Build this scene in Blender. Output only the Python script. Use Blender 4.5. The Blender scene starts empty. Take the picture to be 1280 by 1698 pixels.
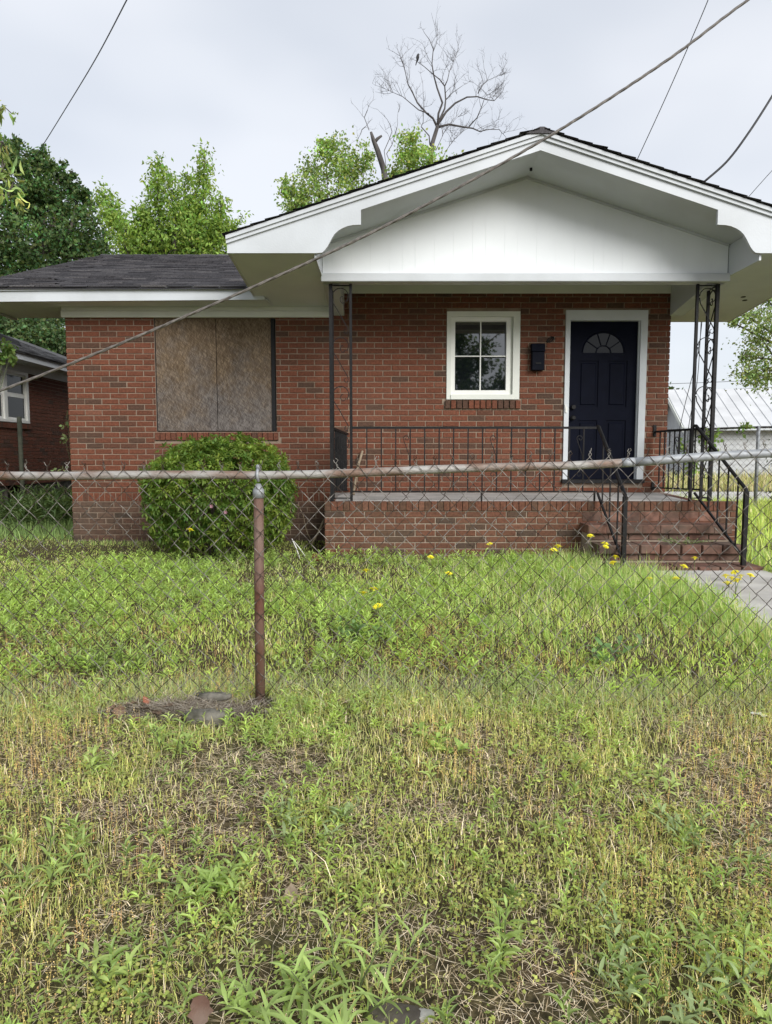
import bpy, math, random
import numpy as np
from mathutils import Vector, Matrix
random.seed(7)
rng = np.random.default_rng(7)
C = bpy.context.scene.collection
S = bpy.context.scene
R = math.radians

# ------------------------------------------------------------------ camera, sky, sun, exposure
cam_d = bpy.data.cameras.new('camera')
cam = bpy.data.objects.new('camera', cam_d)
C.objects.link(cam)
cam.location = (0, 0, 1.35)
cam.rotation_euler = (R(90 - 4.793), 0, 0)
cam_d.sensor_fit = 'VERTICAL'
cam_d.sensor_height = 24.0
cam_d.lens = 24.0 * 1133.0 / 1698.0
cam_d.clip_start = 0.05
cam_d.clip_end = 600
S.camera = cam

SUN_EL, SUN_AZ = 29, 148          # sun behind the camera, a little to its right; thin bright overcast
w = bpy.data.worlds.new('World')
S.world = w
w.use_nodes = True
nt = w.node_tree
nt.nodes.clear()
def N(tree, t, **kw):
    n = tree.nodes.new(t)
    for k, v in kw.items():
        if k.startswith('i_'):
            n.inputs[k[2:].replace('_', ' ')].default_value = v
        else:
            setattr(n, k, v)
    return n
sky = N(nt, 'ShaderNodeTexSky', sky_type='NISHITA', sun_disc=False)
sky.sun_elevation = R(SUN_EL)
sky.sun_rotation = R(SUN_AZ)
bg1 = N(nt, 'ShaderNodeBackground'); bg1.inputs['Strength'].default_value = 0.05
nt.links.new(sky.outputs[0], bg1.inputs['Color'])
tc = N(nt, 'ShaderNodeTexCoord')
mp = N(nt, 'ShaderNodeMapping'); mp.inputs['Scale'].default_value = (1.0, 1.0, 2.2)
nt.links.new(tc.outputs['Generated'], mp.inputs['Vector'])
nz = N(nt, 'ShaderNodeTexNoise'); nz.inputs['Scale'].default_value = 1.7; nz.inputs['Detail'].default_value = 3.0
nz.inputs['Roughness'].default_value = 0.5
nt.links.new(mp.outputs[0], nz.inputs['Vector'])
cr = N(nt, 'ShaderNodeValToRGB')
cr.color_ramp.elements[0].position = 0.33; cr.color_ramp.elements[0].color = (0.268, 0.287, 0.320, 1)
cr.color_ramp.elements[1].position = 0.68; cr.color_ramp.elements[1].color = (0.392, 0.400, 0.418, 1)
nt.links.new(nz.outputs[0], cr.inputs[0])
bg2 = N(nt, 'ShaderNodeBackground'); bg2.inputs['Strength'].default_value = 1.0
nt.links.new(cr.outputs[0], bg2.inputs['Color'])
add = N(nt, 'ShaderNodeMixShader'); add.inputs[0].default_value = 0.8      # four fifths cloud cover
nt.links.new(bg1.outputs[0], add.inputs[1]); nt.links.new(bg2.outputs[0], add.inputs[2])
wo = N(nt, 'ShaderNodeOutputWorld')
nt.links.new(add.outputs[0], wo.inputs['Surface'])

sd = bpy.data.lights.new('sun', 'SUN')
sd.energy = 1.5
sd.angle = R(36)
sd.color = (1.0, 0.985, 0.955)
sun = bpy.data.objects.new('sun', sd)
C.objects.link(sun)
sun.rotation_euler = (R(90 - SUN_EL), 0, R(32))
S.view_settings.view_transform = 'Standard'
S.view_settings.look = 'None'
S.view_settings.exposure = 1.4
S.view_settings.gamma = 1.0
S.view_settings.use_curve_mapping = False

# ------------------------------------------------------------------ mesh helpers
def make_obj(name, me, mat=None, parent=None):
    o = bpy.data.objects.new(name, me)
    C.objects.link(o)
    if mat is not None and len(me.materials) == 0:
        me.materials.append(mat)
    if parent is not None:
        o.parent = parent
    return o

def tag(o, label=None, cat=None, group=None, kind=None):
    if label: o['label'] = label
    if cat: o['category'] = cat
    if group: o['group'] = group
    if kind: o['kind'] = kind
    return o

def thing(name, label, cat, loc=(0, 0, 0), group=None):
    o = bpy.data.objects.new(name, None)
    C.objects.link(o)
    o.location = loc
    o.empty_display_size = 0.1
    return tag(o, label, cat, group)

class MB:
    """collects shapes into one mesh"""
    def __init__(s):
        s.v = []; s.f = []; s.t = []
    def add(s, verts, faces, tone=0.5):
        b = len(s.v)
        s.v.extend([tuple(p) for p in verts])
        s.t.extend([tone] * len(verts))
        s.f.extend([tuple(i + b for i in f) for f in faces])
        return s
    def box(s, x0, x1, y0, y1, z0, z1, tone=0.5):
        v = [(x0,y0,z0),(x1,y0,z0),(x1,y1,z0),(x0,y1,z0),(x0,y0,z1),(x1,y0,z1),(x1,y1,z1),(x0,y1,z1)]
        return s.add(v, [(0,3,2,1),(4,5,6,7),(0,1,5,4),(1,2,6,5),(2,3,7,6),(3,0,4,7)], tone)
    def bbox(s, x0, x1, y0, y1, z0, z1, c=0.004, tone=0.5):
        """box with its front (-y) edges chamfered"""
        v = [(x0+c,y0,z0+c),(x1-c,y0,z0+c),(x1-c,y0,z1-c),(x0+c,y0,z1-c),
             (x0,y0+c,z0),(x1,y0+c,z0),(x1,y0+c,z1),(x0,y0+c,z1),
             (x0,y1,z0),(x1,y1,z0),(x1,y1,z1),(x0,y1,z1)]
        f = [(0,1,2,3)]
        for a in range(4):
            b = (a+1) % 4
            f.append((4+a,4+b,b,a)); f.append((8+a,8+b,4+b,4+a))
        f.append((11,10,9,8))
        return s.add(v, f, tone)
    def prism(s, poly, y0, y1, tone=0.5):
        """polygon of (x, z) given counter-clockwise seen from -y, pushed from y0 to y1"""
        n = len(poly)
        v = [(x, y0, z) for x, z in poly] + [(x, y1, z) for x, z in poly]
        f = [tuple(range(n)), tuple(range(2*n-1, n-1, -1))]
        f += [(i, i+n, (i+1) % n + n, (i+1) % n) for i in range(n)]
        return s.add(v, f, tone)
    def hexa(s, p, tone=0.5):
        """eight corners: four bottom, four top, same order"""
        return s.add(p, [(0,3,2,1),(4,5,6,7),(0,1,5,4),(1,2,6,5),(2,3,7,6),(3,0,4,7)], tone)
    def tube(s, pts, r, n=6, cap=True, tone=0.5):
        pts = [Vector(p) for p in pts]
        m = len(pts)
        rr = r if hasattr(r, '__len__') else [r] * m
        v = []; f = []
        up = None
        for i, p in enumerate(pts):
            d = (pts[min(i+1, m-1)] - pts[max(i-1, 0)])
            d = d.normalized() if d.length > 1e-9 else Vector((0,0,1))
            if up is None:
                up = Vector((0,0,1)) if abs(d.z) < 0.9 else Vector((0,1,0))
            a = d.cross(up)
            if a.length < 1e-4: a = d.cross(Vector((1,0,0.3)))
            a.normalize(); b = a.cross(d); up = b
            for k in range(n):
                t = 2*math.pi*k/n + math.pi/n
                v.append(p + (a*math.cos(t) + b*math.sin(t)) * rr[i])
        for i in range(m-1):
            for k in range(n):
                k2 = (k+1) % n
                f.append((i*n+k, i*n+k2, (i+1)*n+k2, (i+1)*n+k))
        if cap:
            f.append(tuple(range(n-1, -1, -1))); f.append(tuple((m-1)*n+k for k in range(n)))
        return s.add(v, f, tone)
    def bar(s, a, b, w=0.016, tone=0.5):
        return s.tube([a, b], w*0.7071, 4, True, tone)
    def mesh(s, name, smooth=False):
        me = bpy.data.meshes.new(name)
        me.from_pydata(s.v, [], s.f)
        at = me.attributes.new('tone', 'FLOAT', 'POINT')
        at.data.foreach_set('value', s.t)
        if smooth:
            me.polygons.foreach_set('use_smooth', [True] * len(me.polygons))
        me.update()
        return me
    def build(s, name, mat, parent=None, smooth=False):
        return make_obj(name, s.mesh(name, smooth), mat, parent)

def np_mesh(name, V, quads=None, tris=None, col=None, smooth=False):
    """mesh from arrays: V (n,3), quads (k,4), tris (m,3), col (n,3)"""
    me = bpy.data.meshes.new(name)
    nq = 0 if quads is None else len(quads)
    ntr = 0 if tris is None else len(tris)
    me.vertices.add(len(V)); me.vertices.foreach_set('co', np.ascontiguousarray(V, dtype=np.float32).ravel())
    loops = []
    if nq: loops.append(np.asarray(quads, dtype=np.int32).ravel())
    if ntr: loops.append(np.asarray(tris, dtype=np.int32).ravel())
    loops = np.concatenate(loops)
    me.loops.add(len(loops)); me.loops.foreach_set('vertex_index', loops)
    starts = np.concatenate([np.arange(nq, dtype=np.int32)*4, nq*4 + np.arange(ntr, dtype=np.int32)*3])
    me.polygons.add(nq+ntr); me.polygons.foreach_set('loop_start', starts)
    if smooth:
        me.polygons.foreach_set('use_smooth', np.ones(nq+ntr, dtype=bool))
    if col is not None:
        a = me.attributes.new('col', 'FLOAT_COLOR', 'POINT')
        c4 = np.ones((len(V), 4), dtype=np.float32); c4[:, :3] = np.clip(col, 0, 1)
        a.data.foreach_set('color', c4.ravel())
    me.update(calc_edges=True)
    me.validate()
    return me

def frames(dirs, roll):
    """rows: side, dir, normal for unit dirs (n,3) and roll angles"""
    up = np.tile(np.array([0., 0., 1.]), (len(dirs), 1))
    up[np.abs(dirs[:, 2]) > 0.95] = (1., 0., 0.)
    a = np.cross(dirs, up); a /= np.linalg.norm(a, axis=1, keepdims=True)
    b = np.cross(a, dirs)
    c, s = np.cos(roll)[:, None], np.sin(roll)[:, None]
    return a*c + b*s, dirs, b*c - a*s

def unit(v):
    return v / np.maximum(np.linalg.norm(v, axis=1, keepdims=True), 1e-9)

# leaf template: pointed leaf folded along its middle, drooping; x side, y along, z normal
LEAF_V = np.array([[0,0,0],[-.5,.38,.10],[0,.42,0],[.5,.38,.10],[-.36,.74,.03],[0,.76,-.07],[.36,.74,.03],[0,1,-.2]], float)
LEAF_Q = np.array([[1,2,5,4],[2,3,6,5]]); LEAF_T = np.array([[0,2,1],[0,3,2],[4,5,7],[5,6,7]])
# cheap leaf: a folded diamond
DIA_V = np.array([[0,0,0],[-.5,.45,.08],[.5,.45,.08],[0,1,-.12]], float)
DIA_Q = np.zeros((0,4), int); DIA_T = np.array([[0,2,1],[1,2,3]])

def scatter(T, pos, dirs, roll, length, width, col, curl=1.0):
    """copies template T=(V,Q,T) to every pos; returns V,Q,T,col arrays"""
    TV, TQ, TT = T
    n, k = len(pos), len(TV)
    a, d, u = frames(dirs, roll)
    V = (pos[:, None, :] + a[:, None, :]*(TV[None, :, 0:1]*width[:, None, None])
         + d[:, None, :]*(TV[None, :, 1:2]*length[:, None, None])
         + u[:, None, :]*(TV[None, :, 2:3]*length[:, None, None]*curl))
    off = (np.arange(n)*k)[:, None, None]
    Q = (TQ[None] + off).reshape(-1, 4) if len(TQ) else np.zeros((0, 4), int)
    Tr = (TT[None] + off).reshape(-1, 3)
    return V.reshape(-1, 3), Q, Tr, np.repeat(col, k, axis=0)

def join(parts):
    V, Q, T, Cc = [], [], [], []
    b = 0
    for v, q, t, c in parts:
        V.append(v); Q.append(q + b); T.append(t + b); Cc.append(c); b += len(v)
    return np.concatenate(V), np.concatenate(Q), np.concatenate(T), np.concatenate(Cc)

# ------------------------------------------------------------------ materials
def new_mat(name):
    m = bpy.data.materials.new(name)
    m.use_nodes = True
    t = m.node_tree
    t.nodes.clear()
    out = t.nodes.new('ShaderNodeOutputMaterial')
    return m, t, out

def simple(name, c1, c2=None, rough=0.6, scale=8.0, metallic=0.0, bump=0.0, bscale=60.0, spec=0.5, stretch=(1,1,1), detail=6.0, lo=0.35, hi=0.65):
    m, t, out = new_mat(name)
    p = N(t, 'ShaderNodeBsdfPrincipled')
    p.inputs['Roughness'].default_value = rough
    p.inputs['Metallic'].default_value = metallic
    p.inputs['Specular IOR Level'].default_value = spec
    g = N(t, 'ShaderNodeTexCoord')
    mpn = N(t, 'ShaderNodeMapping'); mpn.inputs['Scale'].default_value = stretch
    t.links.new(g.outputs['Object'], mpn.inputs['Vector'])
    n = N(t, 'ShaderNodeTexNoise'); n.inputs['Scale'].default_value = scale; n.inputs['Detail'].default_value = detail
    t.links.new(mpn.outputs[0], n.inputs['Vector'])
    r = N(t, 'ShaderNodeValToRGB')
    r.color_ramp.elements[0].position = lo; r.color_ramp.elements[0].color = (*c1, 1)
    r.color_ramp.elements[1].position = hi; r.color_ramp.elements[1].color = (*(c2 or c1), 1)
    t.links.new(n.outputs[0], r.inputs[0])
    t.links.new(r.outputs[0], p.inputs['Base Color'])
    if bump:
        n2 = N(t, 'ShaderNodeTexNoise'); n2.inputs['Scale'].default_value = bscale; n2.inputs['Detail'].default_value = 4.0
        t.links.new(mpn.outputs[0], n2.inputs['Vector'])
        b = N(t, 'ShaderNodeBump'); b.inputs['Strength'].default_value = bump; b.inputs['Distance'].default_value = 0.01
        t.links.new(n2.outputs[0], b.inputs['Height'])
        t.links.new(b.outputs[0], p.inputs['Normal'])
    t.links.new(p.outputs[0], out.inputs[0])
    return m

def toned(name, stops, rough=0.85, nscale=30.0, namount=0.35, bump=0.5, bscale=90.0, spec=0.3, stain=None):
    """colour from the mesh attribute 'tone' through a ramp, broken up by noise"""
    m, t, out = new_mat(name)
    p = N(t, 'ShaderNodeBsdfPrincipled'); p.inputs['Roughness'].default_value = rough
    p.inputs['Specular IOR Level'].default_value = spec
    a = N(t, 'ShaderNodeAttribute', attribute_name='tone')
    r = N(t, 'ShaderNodeValToRGB')
    while len(r.color_ramp.elements) < len(stops): r.color_ramp.elements.new(0.5)
    for e, (pos, c) in zip(r.color_ramp.elements, stops):
        e.position = pos; e.color = (*c, 1)
    t.links.new(a.outputs['Fac'], r.inputs[0])
    geo = N(t, 'ShaderNodeNewGeometry')
    n = N(t, 'ShaderNodeTexNoise'); n.inputs['Scale'].default_value = nscale; n.inputs['Detail'].default_value = 6.0
    t.links.new(geo.outputs['Position'], n.inputs['Vector'])
    mr = N(t, 'ShaderNodeMapRange'); mr.inputs['From Min'].default_value = 0.3; mr.inputs['From Max'].default_value = 0.7
    mr.inputs['To Min'].default_value = 1 - namount; mr.inputs['To Max'].default_value = 1 + namount
    t.links.new(n.outputs[0], mr.inputs['Value'])
    mu = N(t, 'ShaderNodeMix', data_type='RGBA', blend_type='MULTIPLY'); mu.inputs[0].default_value = 1.0
    t.links.new(r.outputs[0], mu.inputs[6]); t.links.new(mr.outputs[0], mu.inputs[7])
    last = mu.outputs[2]
    if stain:
        # patches of grime / efflorescence with a shape of their own
        n3 = N(t, 'ShaderNodeTexNoise'); n3.inputs['Scale'].default_value = stain[1]; n3.inputs['Detail'].default_value = 5.0
        t.links.new(geo.outputs['Position'], n3.inputs['Vector'])
        m3 = N(t, 'ShaderNodeMapRange'); m3.inputs['From Min'].default_value = 0.45; m3.inputs['From Max'].default_value = 0.75
        m3.inputs['To Min'].default_value = 0; m3.inputs['To Max'].default_value = stain[2]
        t.links.new(n3.outputs[0], m3.inputs['Value'])
        mx = N(t, 'ShaderNodeMix', data_type='RGBA'); mx.inputs[7].default_value = (*stain[0], 1)
        t.links.new(m3.outputs[0], mx.inputs[0]); t.links.new(last, mx.inputs[6])
        last = mx.outputs[2]
    t.links.new(last, p.inputs['Base Color'])
    n2 = N(t, 'ShaderNodeTexNoise'); n2.inputs['Scale'].default_value = bscale; n2.inputs['Detail'].default_value = 4.0
    t.links.new(geo.outputs['Position'], n2.inputs['Vector'])
    b = N(t, 'ShaderNodeBump'); b.inputs['Strength'].default_value = bump; b.inputs['Distance'].default_value = 0.006
    t.links.new(n2.outputs[0], b.inputs['Height']); t.links.new(b.outputs[0], p.inputs['Normal'])
    t.links.new(p.outputs[0], out.inputs[0])
    return m

def leafy(name, translucent=0.4, rough=0.5, spec=0.3, gain=1.0, tint=(1, 1, 1)):
    m, t, out = new_mat(name)
    a = N(t, 'ShaderNodeAttribute', attribute_name='col')
    p = N(t, 'ShaderNodeBsdfPrincipled'); p.inputs['Roughness'].default_value = rough; p.inputs['Specular IOR Level'].default_value = spec
    t.links.new(a.outputs['Color'], p.inputs['Base Color'])
    gn = N(t, 'ShaderNodeMix', data_type='RGBA', blend_type='MULTIPLY'); gn.inputs[0].default_value = 1.0; gn.inputs[7].default_value = (gain*tint[0], gain*tint[1], gain*tint[2], 1)
    t.links.new(a.outputs['Color'], gn.inputs[6]); t.links.new(gn.outputs[2], p.inputs['Base Color'])
    tr = N(t, 'ShaderNodeBsdfTranslucent')
    hs = N(t, 'ShaderNodeMix', data_type='RGBA', blend_type='MULTIPLY'); hs.inputs[0].default_value = 1.0
    hs.inputs[7].default_value = (1.3, 1.25, 0.6, 1)
    t.links.new(gn.outputs[2], hs.inputs[6]); t.links.new(hs.outputs[2], tr.inputs['Color'])
    mx = N(t, 'ShaderNodeMixShader'); mx.inputs[0].default_value = translucent
    t.links.new(p.outputs[0], mx.inputs[1]); t.links.new(tr.outputs[0], mx.inputs[2])
    t.links.new(mx.outputs[0], out.inputs[0])
    return m

M = {}
BRICK_STOPS = [(0.0, (.075,.042,.028)), (0.13, (.085,.041,.026)), (0.22, (.118,.043,.024)), (0.55, (.136,.046,.025)), (0.85, (.154,.053,.029)), (1.0, (.166,.067,.040))]
M['brick'] = toned('red_brick', BRICK_STOPS, nscale=45, namount=0.32, bump=0.7, bscale=140, stain=((.12,.075,.055), 1.3, 0.25))
M['base_brick'] = toned('foundation_brick', [(0.0, (.055,.038,.028)), (0.2, (.085,.050,.034)), (0.7, (.115,.062,.042)), (1.0, (.15,.088,.06))], nscale=30, namount=0.35, bump=0.7, bscale=140, stain=((.085,.068,.05), 2.2, 0.6))
M['porch_brick'] = toned('porch_brick', [(0.0, (.070,.045,.032)), (0.15, (.092,.050,.031)), (0.3, (.112,.049,.029)), (0.7, (.132,.054,.032)), (1.0, (.152,.074,.046))],
                         nscale=40, namount=0.3, bump=0.7, bscale=140, stain=((.12,.085,.055), 1.6, 0.3))
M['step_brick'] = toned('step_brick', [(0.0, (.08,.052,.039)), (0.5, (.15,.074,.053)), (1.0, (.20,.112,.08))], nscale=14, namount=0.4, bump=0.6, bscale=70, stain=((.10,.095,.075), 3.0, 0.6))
M['mortar'] = simple('mortar', (.21,.155,.112), (.295,.225,.168), 0.95, 6, bump=0.6, bscale=120)
M['mortar_old'] = simple('weathered_mortar', (.23,.18,.135), (.37,.30,.235), 0.95, 5, bump=0.6, bscale=120)
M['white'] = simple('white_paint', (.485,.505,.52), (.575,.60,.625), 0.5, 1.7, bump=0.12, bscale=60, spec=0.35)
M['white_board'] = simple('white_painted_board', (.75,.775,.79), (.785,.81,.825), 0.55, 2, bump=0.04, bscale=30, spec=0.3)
M['soffit'] = simple('soffit_paint', (.66,.69,.73), (.73,.76,.79), 0.7, 2.0, bump=0.05, bscale=20)
M['cream'] = simple('cream_paint', (.64,.655,.60), (.72,.73,.675), 0.55, 2.5, bump=0.1, bscale=50)
M['vinyl'] = simple('white_vinyl', (.74,.74,.70), (.80,.80,.76), 0.4, 3)
M['black_iron'] = simple('black_iron', (.006,.006,.007), (.013,.012,.012), 0.55, 25, bump=0.2, bscale=90, spec=0.22)
M['dark'] = simple('dark_void', (.008,.008,.009), None, 0.9)
M['navy'] = simple('navy_door_paint', (.0024,.0034,.0092), (.0032,.0044,.0118), 0.6, 10, bump=0.06, bscale=70, spec=0.07)
M['mailbox'] = simple('black_painted_metal', (.003,.004,.009), (.005,.006,.012), 0.6, 10, spec=0.08)
M['slab'] = simple('porch_concrete', (.30,.29,.275), (.42,.40,.38), 0.85, 3.5, bump=0.3, bscale=90)
M['walk'] = simple('walk_concrete', (.36,.34,.31), (.54,.52,.48), 0.9, 2.6, bump=0.5, bscale=70)
M['stone'] = simple('mossy_concrete', (.05,.048,.035), (.19,.175,.145), 0.95, 14, bump=0.7, bscale=40)
M['shingle'] = toned('asphalt_shingle', [(0.0, (.030,.029,.033)), (0.5, (.058,.055,.060)), (1.0, (.105,.098,.10))], nscale=60, namount=0.5, bump=0.6, bscale=220, rough=0.95)
M['old_shingle'] = toned('old_grey_shingle', [(0.0, (.06,.06,.065)), (1.0, (.16,.16,.165))], nscale=60, namount=0.4, bump=0.5, bscale=220, rough=0.95)
M['galv'] = simple('galvanised_steel', (.25,.26,.27), (.37,.385,.40), 0.6, 22, metallic=0.3, bump=0.15, bscale=120)
M['rusty'] = simple('rusty_galvanised', (.20,.13,.095), (.37,.355,.33), 0.62, 11, metallic=0.25, bump=0.4, bscale=110, stretch=(0.5,1,1), lo=0.38, hi=0.6)
M['rust'] = simple('rust', (.115,.044,.025), (.20,.14,.11), 0.75, 8, metallic=0.15, bump=0.4, bscale=120, stretch=(1,1,0.35))
M['wire'] = simple('rust_and_glint_wire', (.04,.026,.018), (.26,.24,.215), 0.5, 16, metallic=0.35, lo=.46, hi=.60, detail=3.0)  # rust, plus painted dark and pale dashes for light along the wire
M['cable'] = simple('grey_cable', (.085,.075,.065), (.19,.17,.15), 0.6, 30)
M['black_wire'] = simple('black_wire', (.02,.02,.022), (.035,.034,.036), 0.6, 10)
M['thin_wire'] = simple('thin_wire', (.10,.105,.115), (.16,.165,.175), 0.6, 10)
M['bark'] = simple('bark', (.055,.045,.036), (.13,.11,.09), 0.9, 6, bump=0.8, bscale=30, stretch=(1,1,0.3))
M['dead_bark'] = simple('dead_bark', (.05,.044,.042), (.10,.09,.087), 0.9, 6, bump=0.6, bscale=30, stretch=(1,1,0.3))
M['stem'] = simple('plant_stem', (.07,.09,.03), (.12,.15,.05), 0.7, 20)
M['leaf'] = leafy('leaf', 0.42, gain=1.45)
M['weed'] = leafy('weed_leaf', 0.42, gain=2.5, tint=(1.03, .98, 1.22))
M['grassmat'] = leafy('grass_blade', 0.38, 0.6, 0.2, gain=2.75, tint=(1.02, .98, 1.24))
M['straw'] = leafy('dry_straw', 0.2, 0.8, 0.1, gain=2.1, tint=(1.0, .97, .95))
M['petal'] = simple('yellow_petal', (.88,.79,.03), (.92,.84,.06), 0.6, 60)
M['pink'] = simple('pink_petal', (.28,.12,.16), (.36,.20,.23), 0.6, 60)
M['deadleaf'] = simple('dead_leaf', (.11,.06,.035), (.27,.175,.11), 0.8, 18, bump=0.4, bscale=40)
M['wood'] = simple('old_wood', (.20,.15,.10), (.34,.27,.19), 0.85, 6, bump=0.4, bscale=40, stretch=(6,6,0.6))
M['greenpole'] = simple('weathered_green_post', (.075,.085,.06), (.13,.135,.095), 0.85, 6, bump=0.3)
M['orange_leaf'] = simple('orange_dead_leaf', (.26,.085,.045), (.36,.14,.08), 0.8, 14)
M['red'] = simple('faded_red_plastic', (.17,.015,.02), (.24,.03,.03), 0.5, 12)
M['pipe'] = simple('white_pvc', (.62,.61,.57), (.72,.71,.67), 0.5, 12)
M['bird'] = simple('dark_feathers', (.02,.02,.022), (.04,.038,.038), 0.8, 30)
M['metalroof'] = simple('white_metal_roof', (.50,.505,.51), (.58,.585,.59), 0.45, 1.5, spec=0.4)
M['siding'] = simple('white_siding', (.42,.43,.44), (.50,.51,.52), 0.6, 2)
M['gravel_road'] = simple('gravel_road', (.42,.40,.36), (.60,.58,.54), 0.95, 5, bump=0.5, bscale=40)

# weathered OSB: flakes of several tones, greying towards the wet lower half with ragged limits
m, t, out = new_mat('weathered_osb')
p = N(t, 'ShaderNodeBsdfPrincipled'); p.inputs['Roughness'].default_value = 0.9; p.inputs['Specular IOR Level'].default_value = 0.2
geo = N(t, 'ShaderNodeNewGeometry')
def osb_layer(rot, sc, seedoff):
    mr0 = N(t, 'ShaderNodeMapping'); mr0.inputs['Rotation'].default_value = (0, rot, 0)
    t.links.new(geo.outputs['Position'], mr0.inputs['Vector'])
    mpn = N(t, 'ShaderNodeMapping'); mpn.inputs['Scale'].default_value = sc
    mpn.inputs['Location'].default_value = (seedoff, 0, seedoff*2)
    t.links.new(mr0.outputs[0], mpn.inputs['Vector'])
    v = N(t, 'ShaderNodeTexVoronoi'); v.inputs['Scale'].default_value = 1.0; v.inputs['Randomness'].default_value = 1.0
    t.links.new(mpn.outputs[0], v.inputs['Vector'])
    s = N(t, 'ShaderNodeSeparateColor'); t.links.new(v.outputs['Color'], s.inputs[0])
    return s.outputs[0]
l1 = osb_layer(0.2, (105, 1, 15), 0.0); l2 = osb_layer(-0.5, (120, 1, 13), 3.3); l3 = osb_layer(0.9, (100, 1, 17), 7.7)
ma = N(t, 'ShaderNodeMath', operation='ADD'); t.links.new(l1, ma.inputs[0]); t.links.new(l2, ma.inputs[1])
mb_ = N(t, 'ShaderNodeMath', operation='ADD'); t.links.new(ma.outputs[0], mb_.inputs[0]); t.links.new(l3, mb_.inputs[1])
rw = N(t, 'ShaderNodeValToRGB'); 
rw.color_ramp.elements.new(0.42); rw.color_ramp.elements.new(0.62)
for e, (ps, c) in zip(rw.color_ramp.elements, [(0.1, (.085,.053,.030)), (0.42, (.128,.088,.052)), (0.62, (.152,.106,.065)), (0.97, (.27,.19,.115))]):
    e.position = ps; e.color = (*c, 1)
dv = N(t, 'ShaderNodeMath', operation='DIVIDE'); dv.inputs[1].default_value = 3.0
t.links.new(mb_.outputs[0], dv.inputs[0])
t.links.new(dv.outputs[0], rw.inputs[0])
rg = N(t, 'ShaderNodeValToRGB')
rg.color_ramp.elements[0].position = 0.2; rg.color_ramp.elements[0].color = (.070,.060,.056, 1)
rg.color_ramp.elements[1].position = 0.85; rg.color_ramp.elements[1].color = (.185,.168,.157, 1)
t.links.new(dv.outputs[0], rg.inputs[0])
sx = N(t, 'ShaderNodeSeparateXYZ'); t.links.new(geo.outputs['Position'], sx.inputs[0])
nw = N(t, 'ShaderNodeTexNoise'); nw.inputs['Scale'].default_value = 3.5; nw.inputs['Detail'].default_value = 7.0; nw.inputs['Roughness'].default_value = 0.65
t.links.new(geo.outputs['Position'], nw.inputs['Vector'])
m1 = N(t, 'ShaderNodeMath', operation='MULTIPLY_ADD'); m1.inputs[1].default_value = 3.0; m1.inputs[2].default_value = 0.72
t.links.new(nw.outputs[0], m1.inputs[0])
m2 = N(t, 'ShaderNodeMath', operation='SUBTRACT'); t.links.new(m1.outputs[0], m2.inputs[0]); t.links.new(sx.outputs[2], m2.inputs[1])
mr = N(t, 'ShaderNodeMapRange'); mr.inputs['From Min'].default_value = -0.5; mr.inputs['From Max'].default_value = 0.6
mr.inputs['To Min'].default_value = 0.12; mr.inputs['To Max'].default_value = 0.92
t.links.new(m2.outputs[0], mr.inputs['Value'])
mx = N(t, 'ShaderNodeMix', data_type='RGBA'); t.links.new(mr.outputs[0], mx.inputs[0]); t.links.new(rw.outputs[0], mx.inputs[6]); t.links.new(rg.outputs[0], mx.inputs[7])
t.links.new(mx.outputs[2], p.inputs['Base Color'])
bp = N(t, 'ShaderNodeBump'); bp.inputs['Strength'].default_value = 0.5; bp.inputs['Distance'].default_value = 0.003
t.links.new(dv.outputs[0], bp.inputs['Height']); t.links.new(bp.outputs[0], p.inputs['Normal'])
t.links.new(p.outputs[0], out.inputs[0])
M['osb'] = m

# window glass: dark room behind coated double glazing
m, t, out = new_mat('window_glass')
p = N(t, 'ShaderNodeBsdfPrincipled'); p.inputs['Base Color'].default_value = (.006,.008,.010, 1)
p.inputs['Roughness'].default_value = 0.02; p.inputs['IOR'].default_value = 2.3; p.inputs['Specular IOR Level'].default_value = 0.5
t.links.new(p.outputs[0], out.inputs[0])
M['glass'] = m
m, t, out = new_mat('fanlight_glass')
p = N(t, 'ShaderNodeBsdfPrincipled'); p.inputs['Base Color'].default_value = (.008,.009,.012, 1)
p.inputs['Roughness'].default_value = 0.06; p.inputs['IOR'].default_value = 1.33
t.links.new(p.outputs[0], out.inputs[0])
M['fanglass'] = m

# soil with thatch and moss patches
m, t, out = new_mat('soil_and_thatch')
p = N(t, 'ShaderNodeBsdfPrincipled'); p.inputs['Roughness'].default_value = 0.95; p.inputs['Specular IOR Level'].default_value = 0.15
geo = N(t, 'ShaderNodeNewGeometry')
n1 = N(t, 'ShaderNodeTexNoise'); n1.inputs['Scale'].default_value = 2.2; n1.inputs['Detail'].default_value = 8.0
n2 = N(t, 'ShaderNodeTexNoise'); n2.inputs['Scale'].default_value = 45; n2.inputs['Detail'].default_value = 5.0
t.links.new(geo.outputs['Position'], n1.inputs['Vector']); t.links.new(geo.outputs['Position'], n2.inputs['Vector'])
r1 = N(t, 'ShaderNodeValToRGB')
r1.color_ramp.elements[0].position = 0.38; r1.color_ramp.elements[0].color = (.085,.066,.046,1)
r1.color_ramp.elements[1].position = 0.6; r1.color_ramp.elements[1].color = (.075,.075,.037,1)
t.links.new(n1.outputs[0], r1.inputs[0])
r2 = N(t, 'ShaderNodeValToRGB')
r2.color_ramp.elements[0].position = 0.35; r2.color_ramp.elements[0].color = (.45,.42,.38,1)
r2.color_ramp.elements[1].position = 0.72; r2.color_ramp.elements[1].color = (1.7,1.55,1.35,1)
t.links.new(n2.outputs[0], r2.inputs[0])
mu = N(t, 'ShaderNodeMix', data_type='RGBA', blend_type='MULTIPLY'); mu.inputs[0].default_value = 1.0
t.links.new(r1.outputs[0], mu.inputs[6]); t.links.new(r2.outputs[0], mu.inputs[7])
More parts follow.
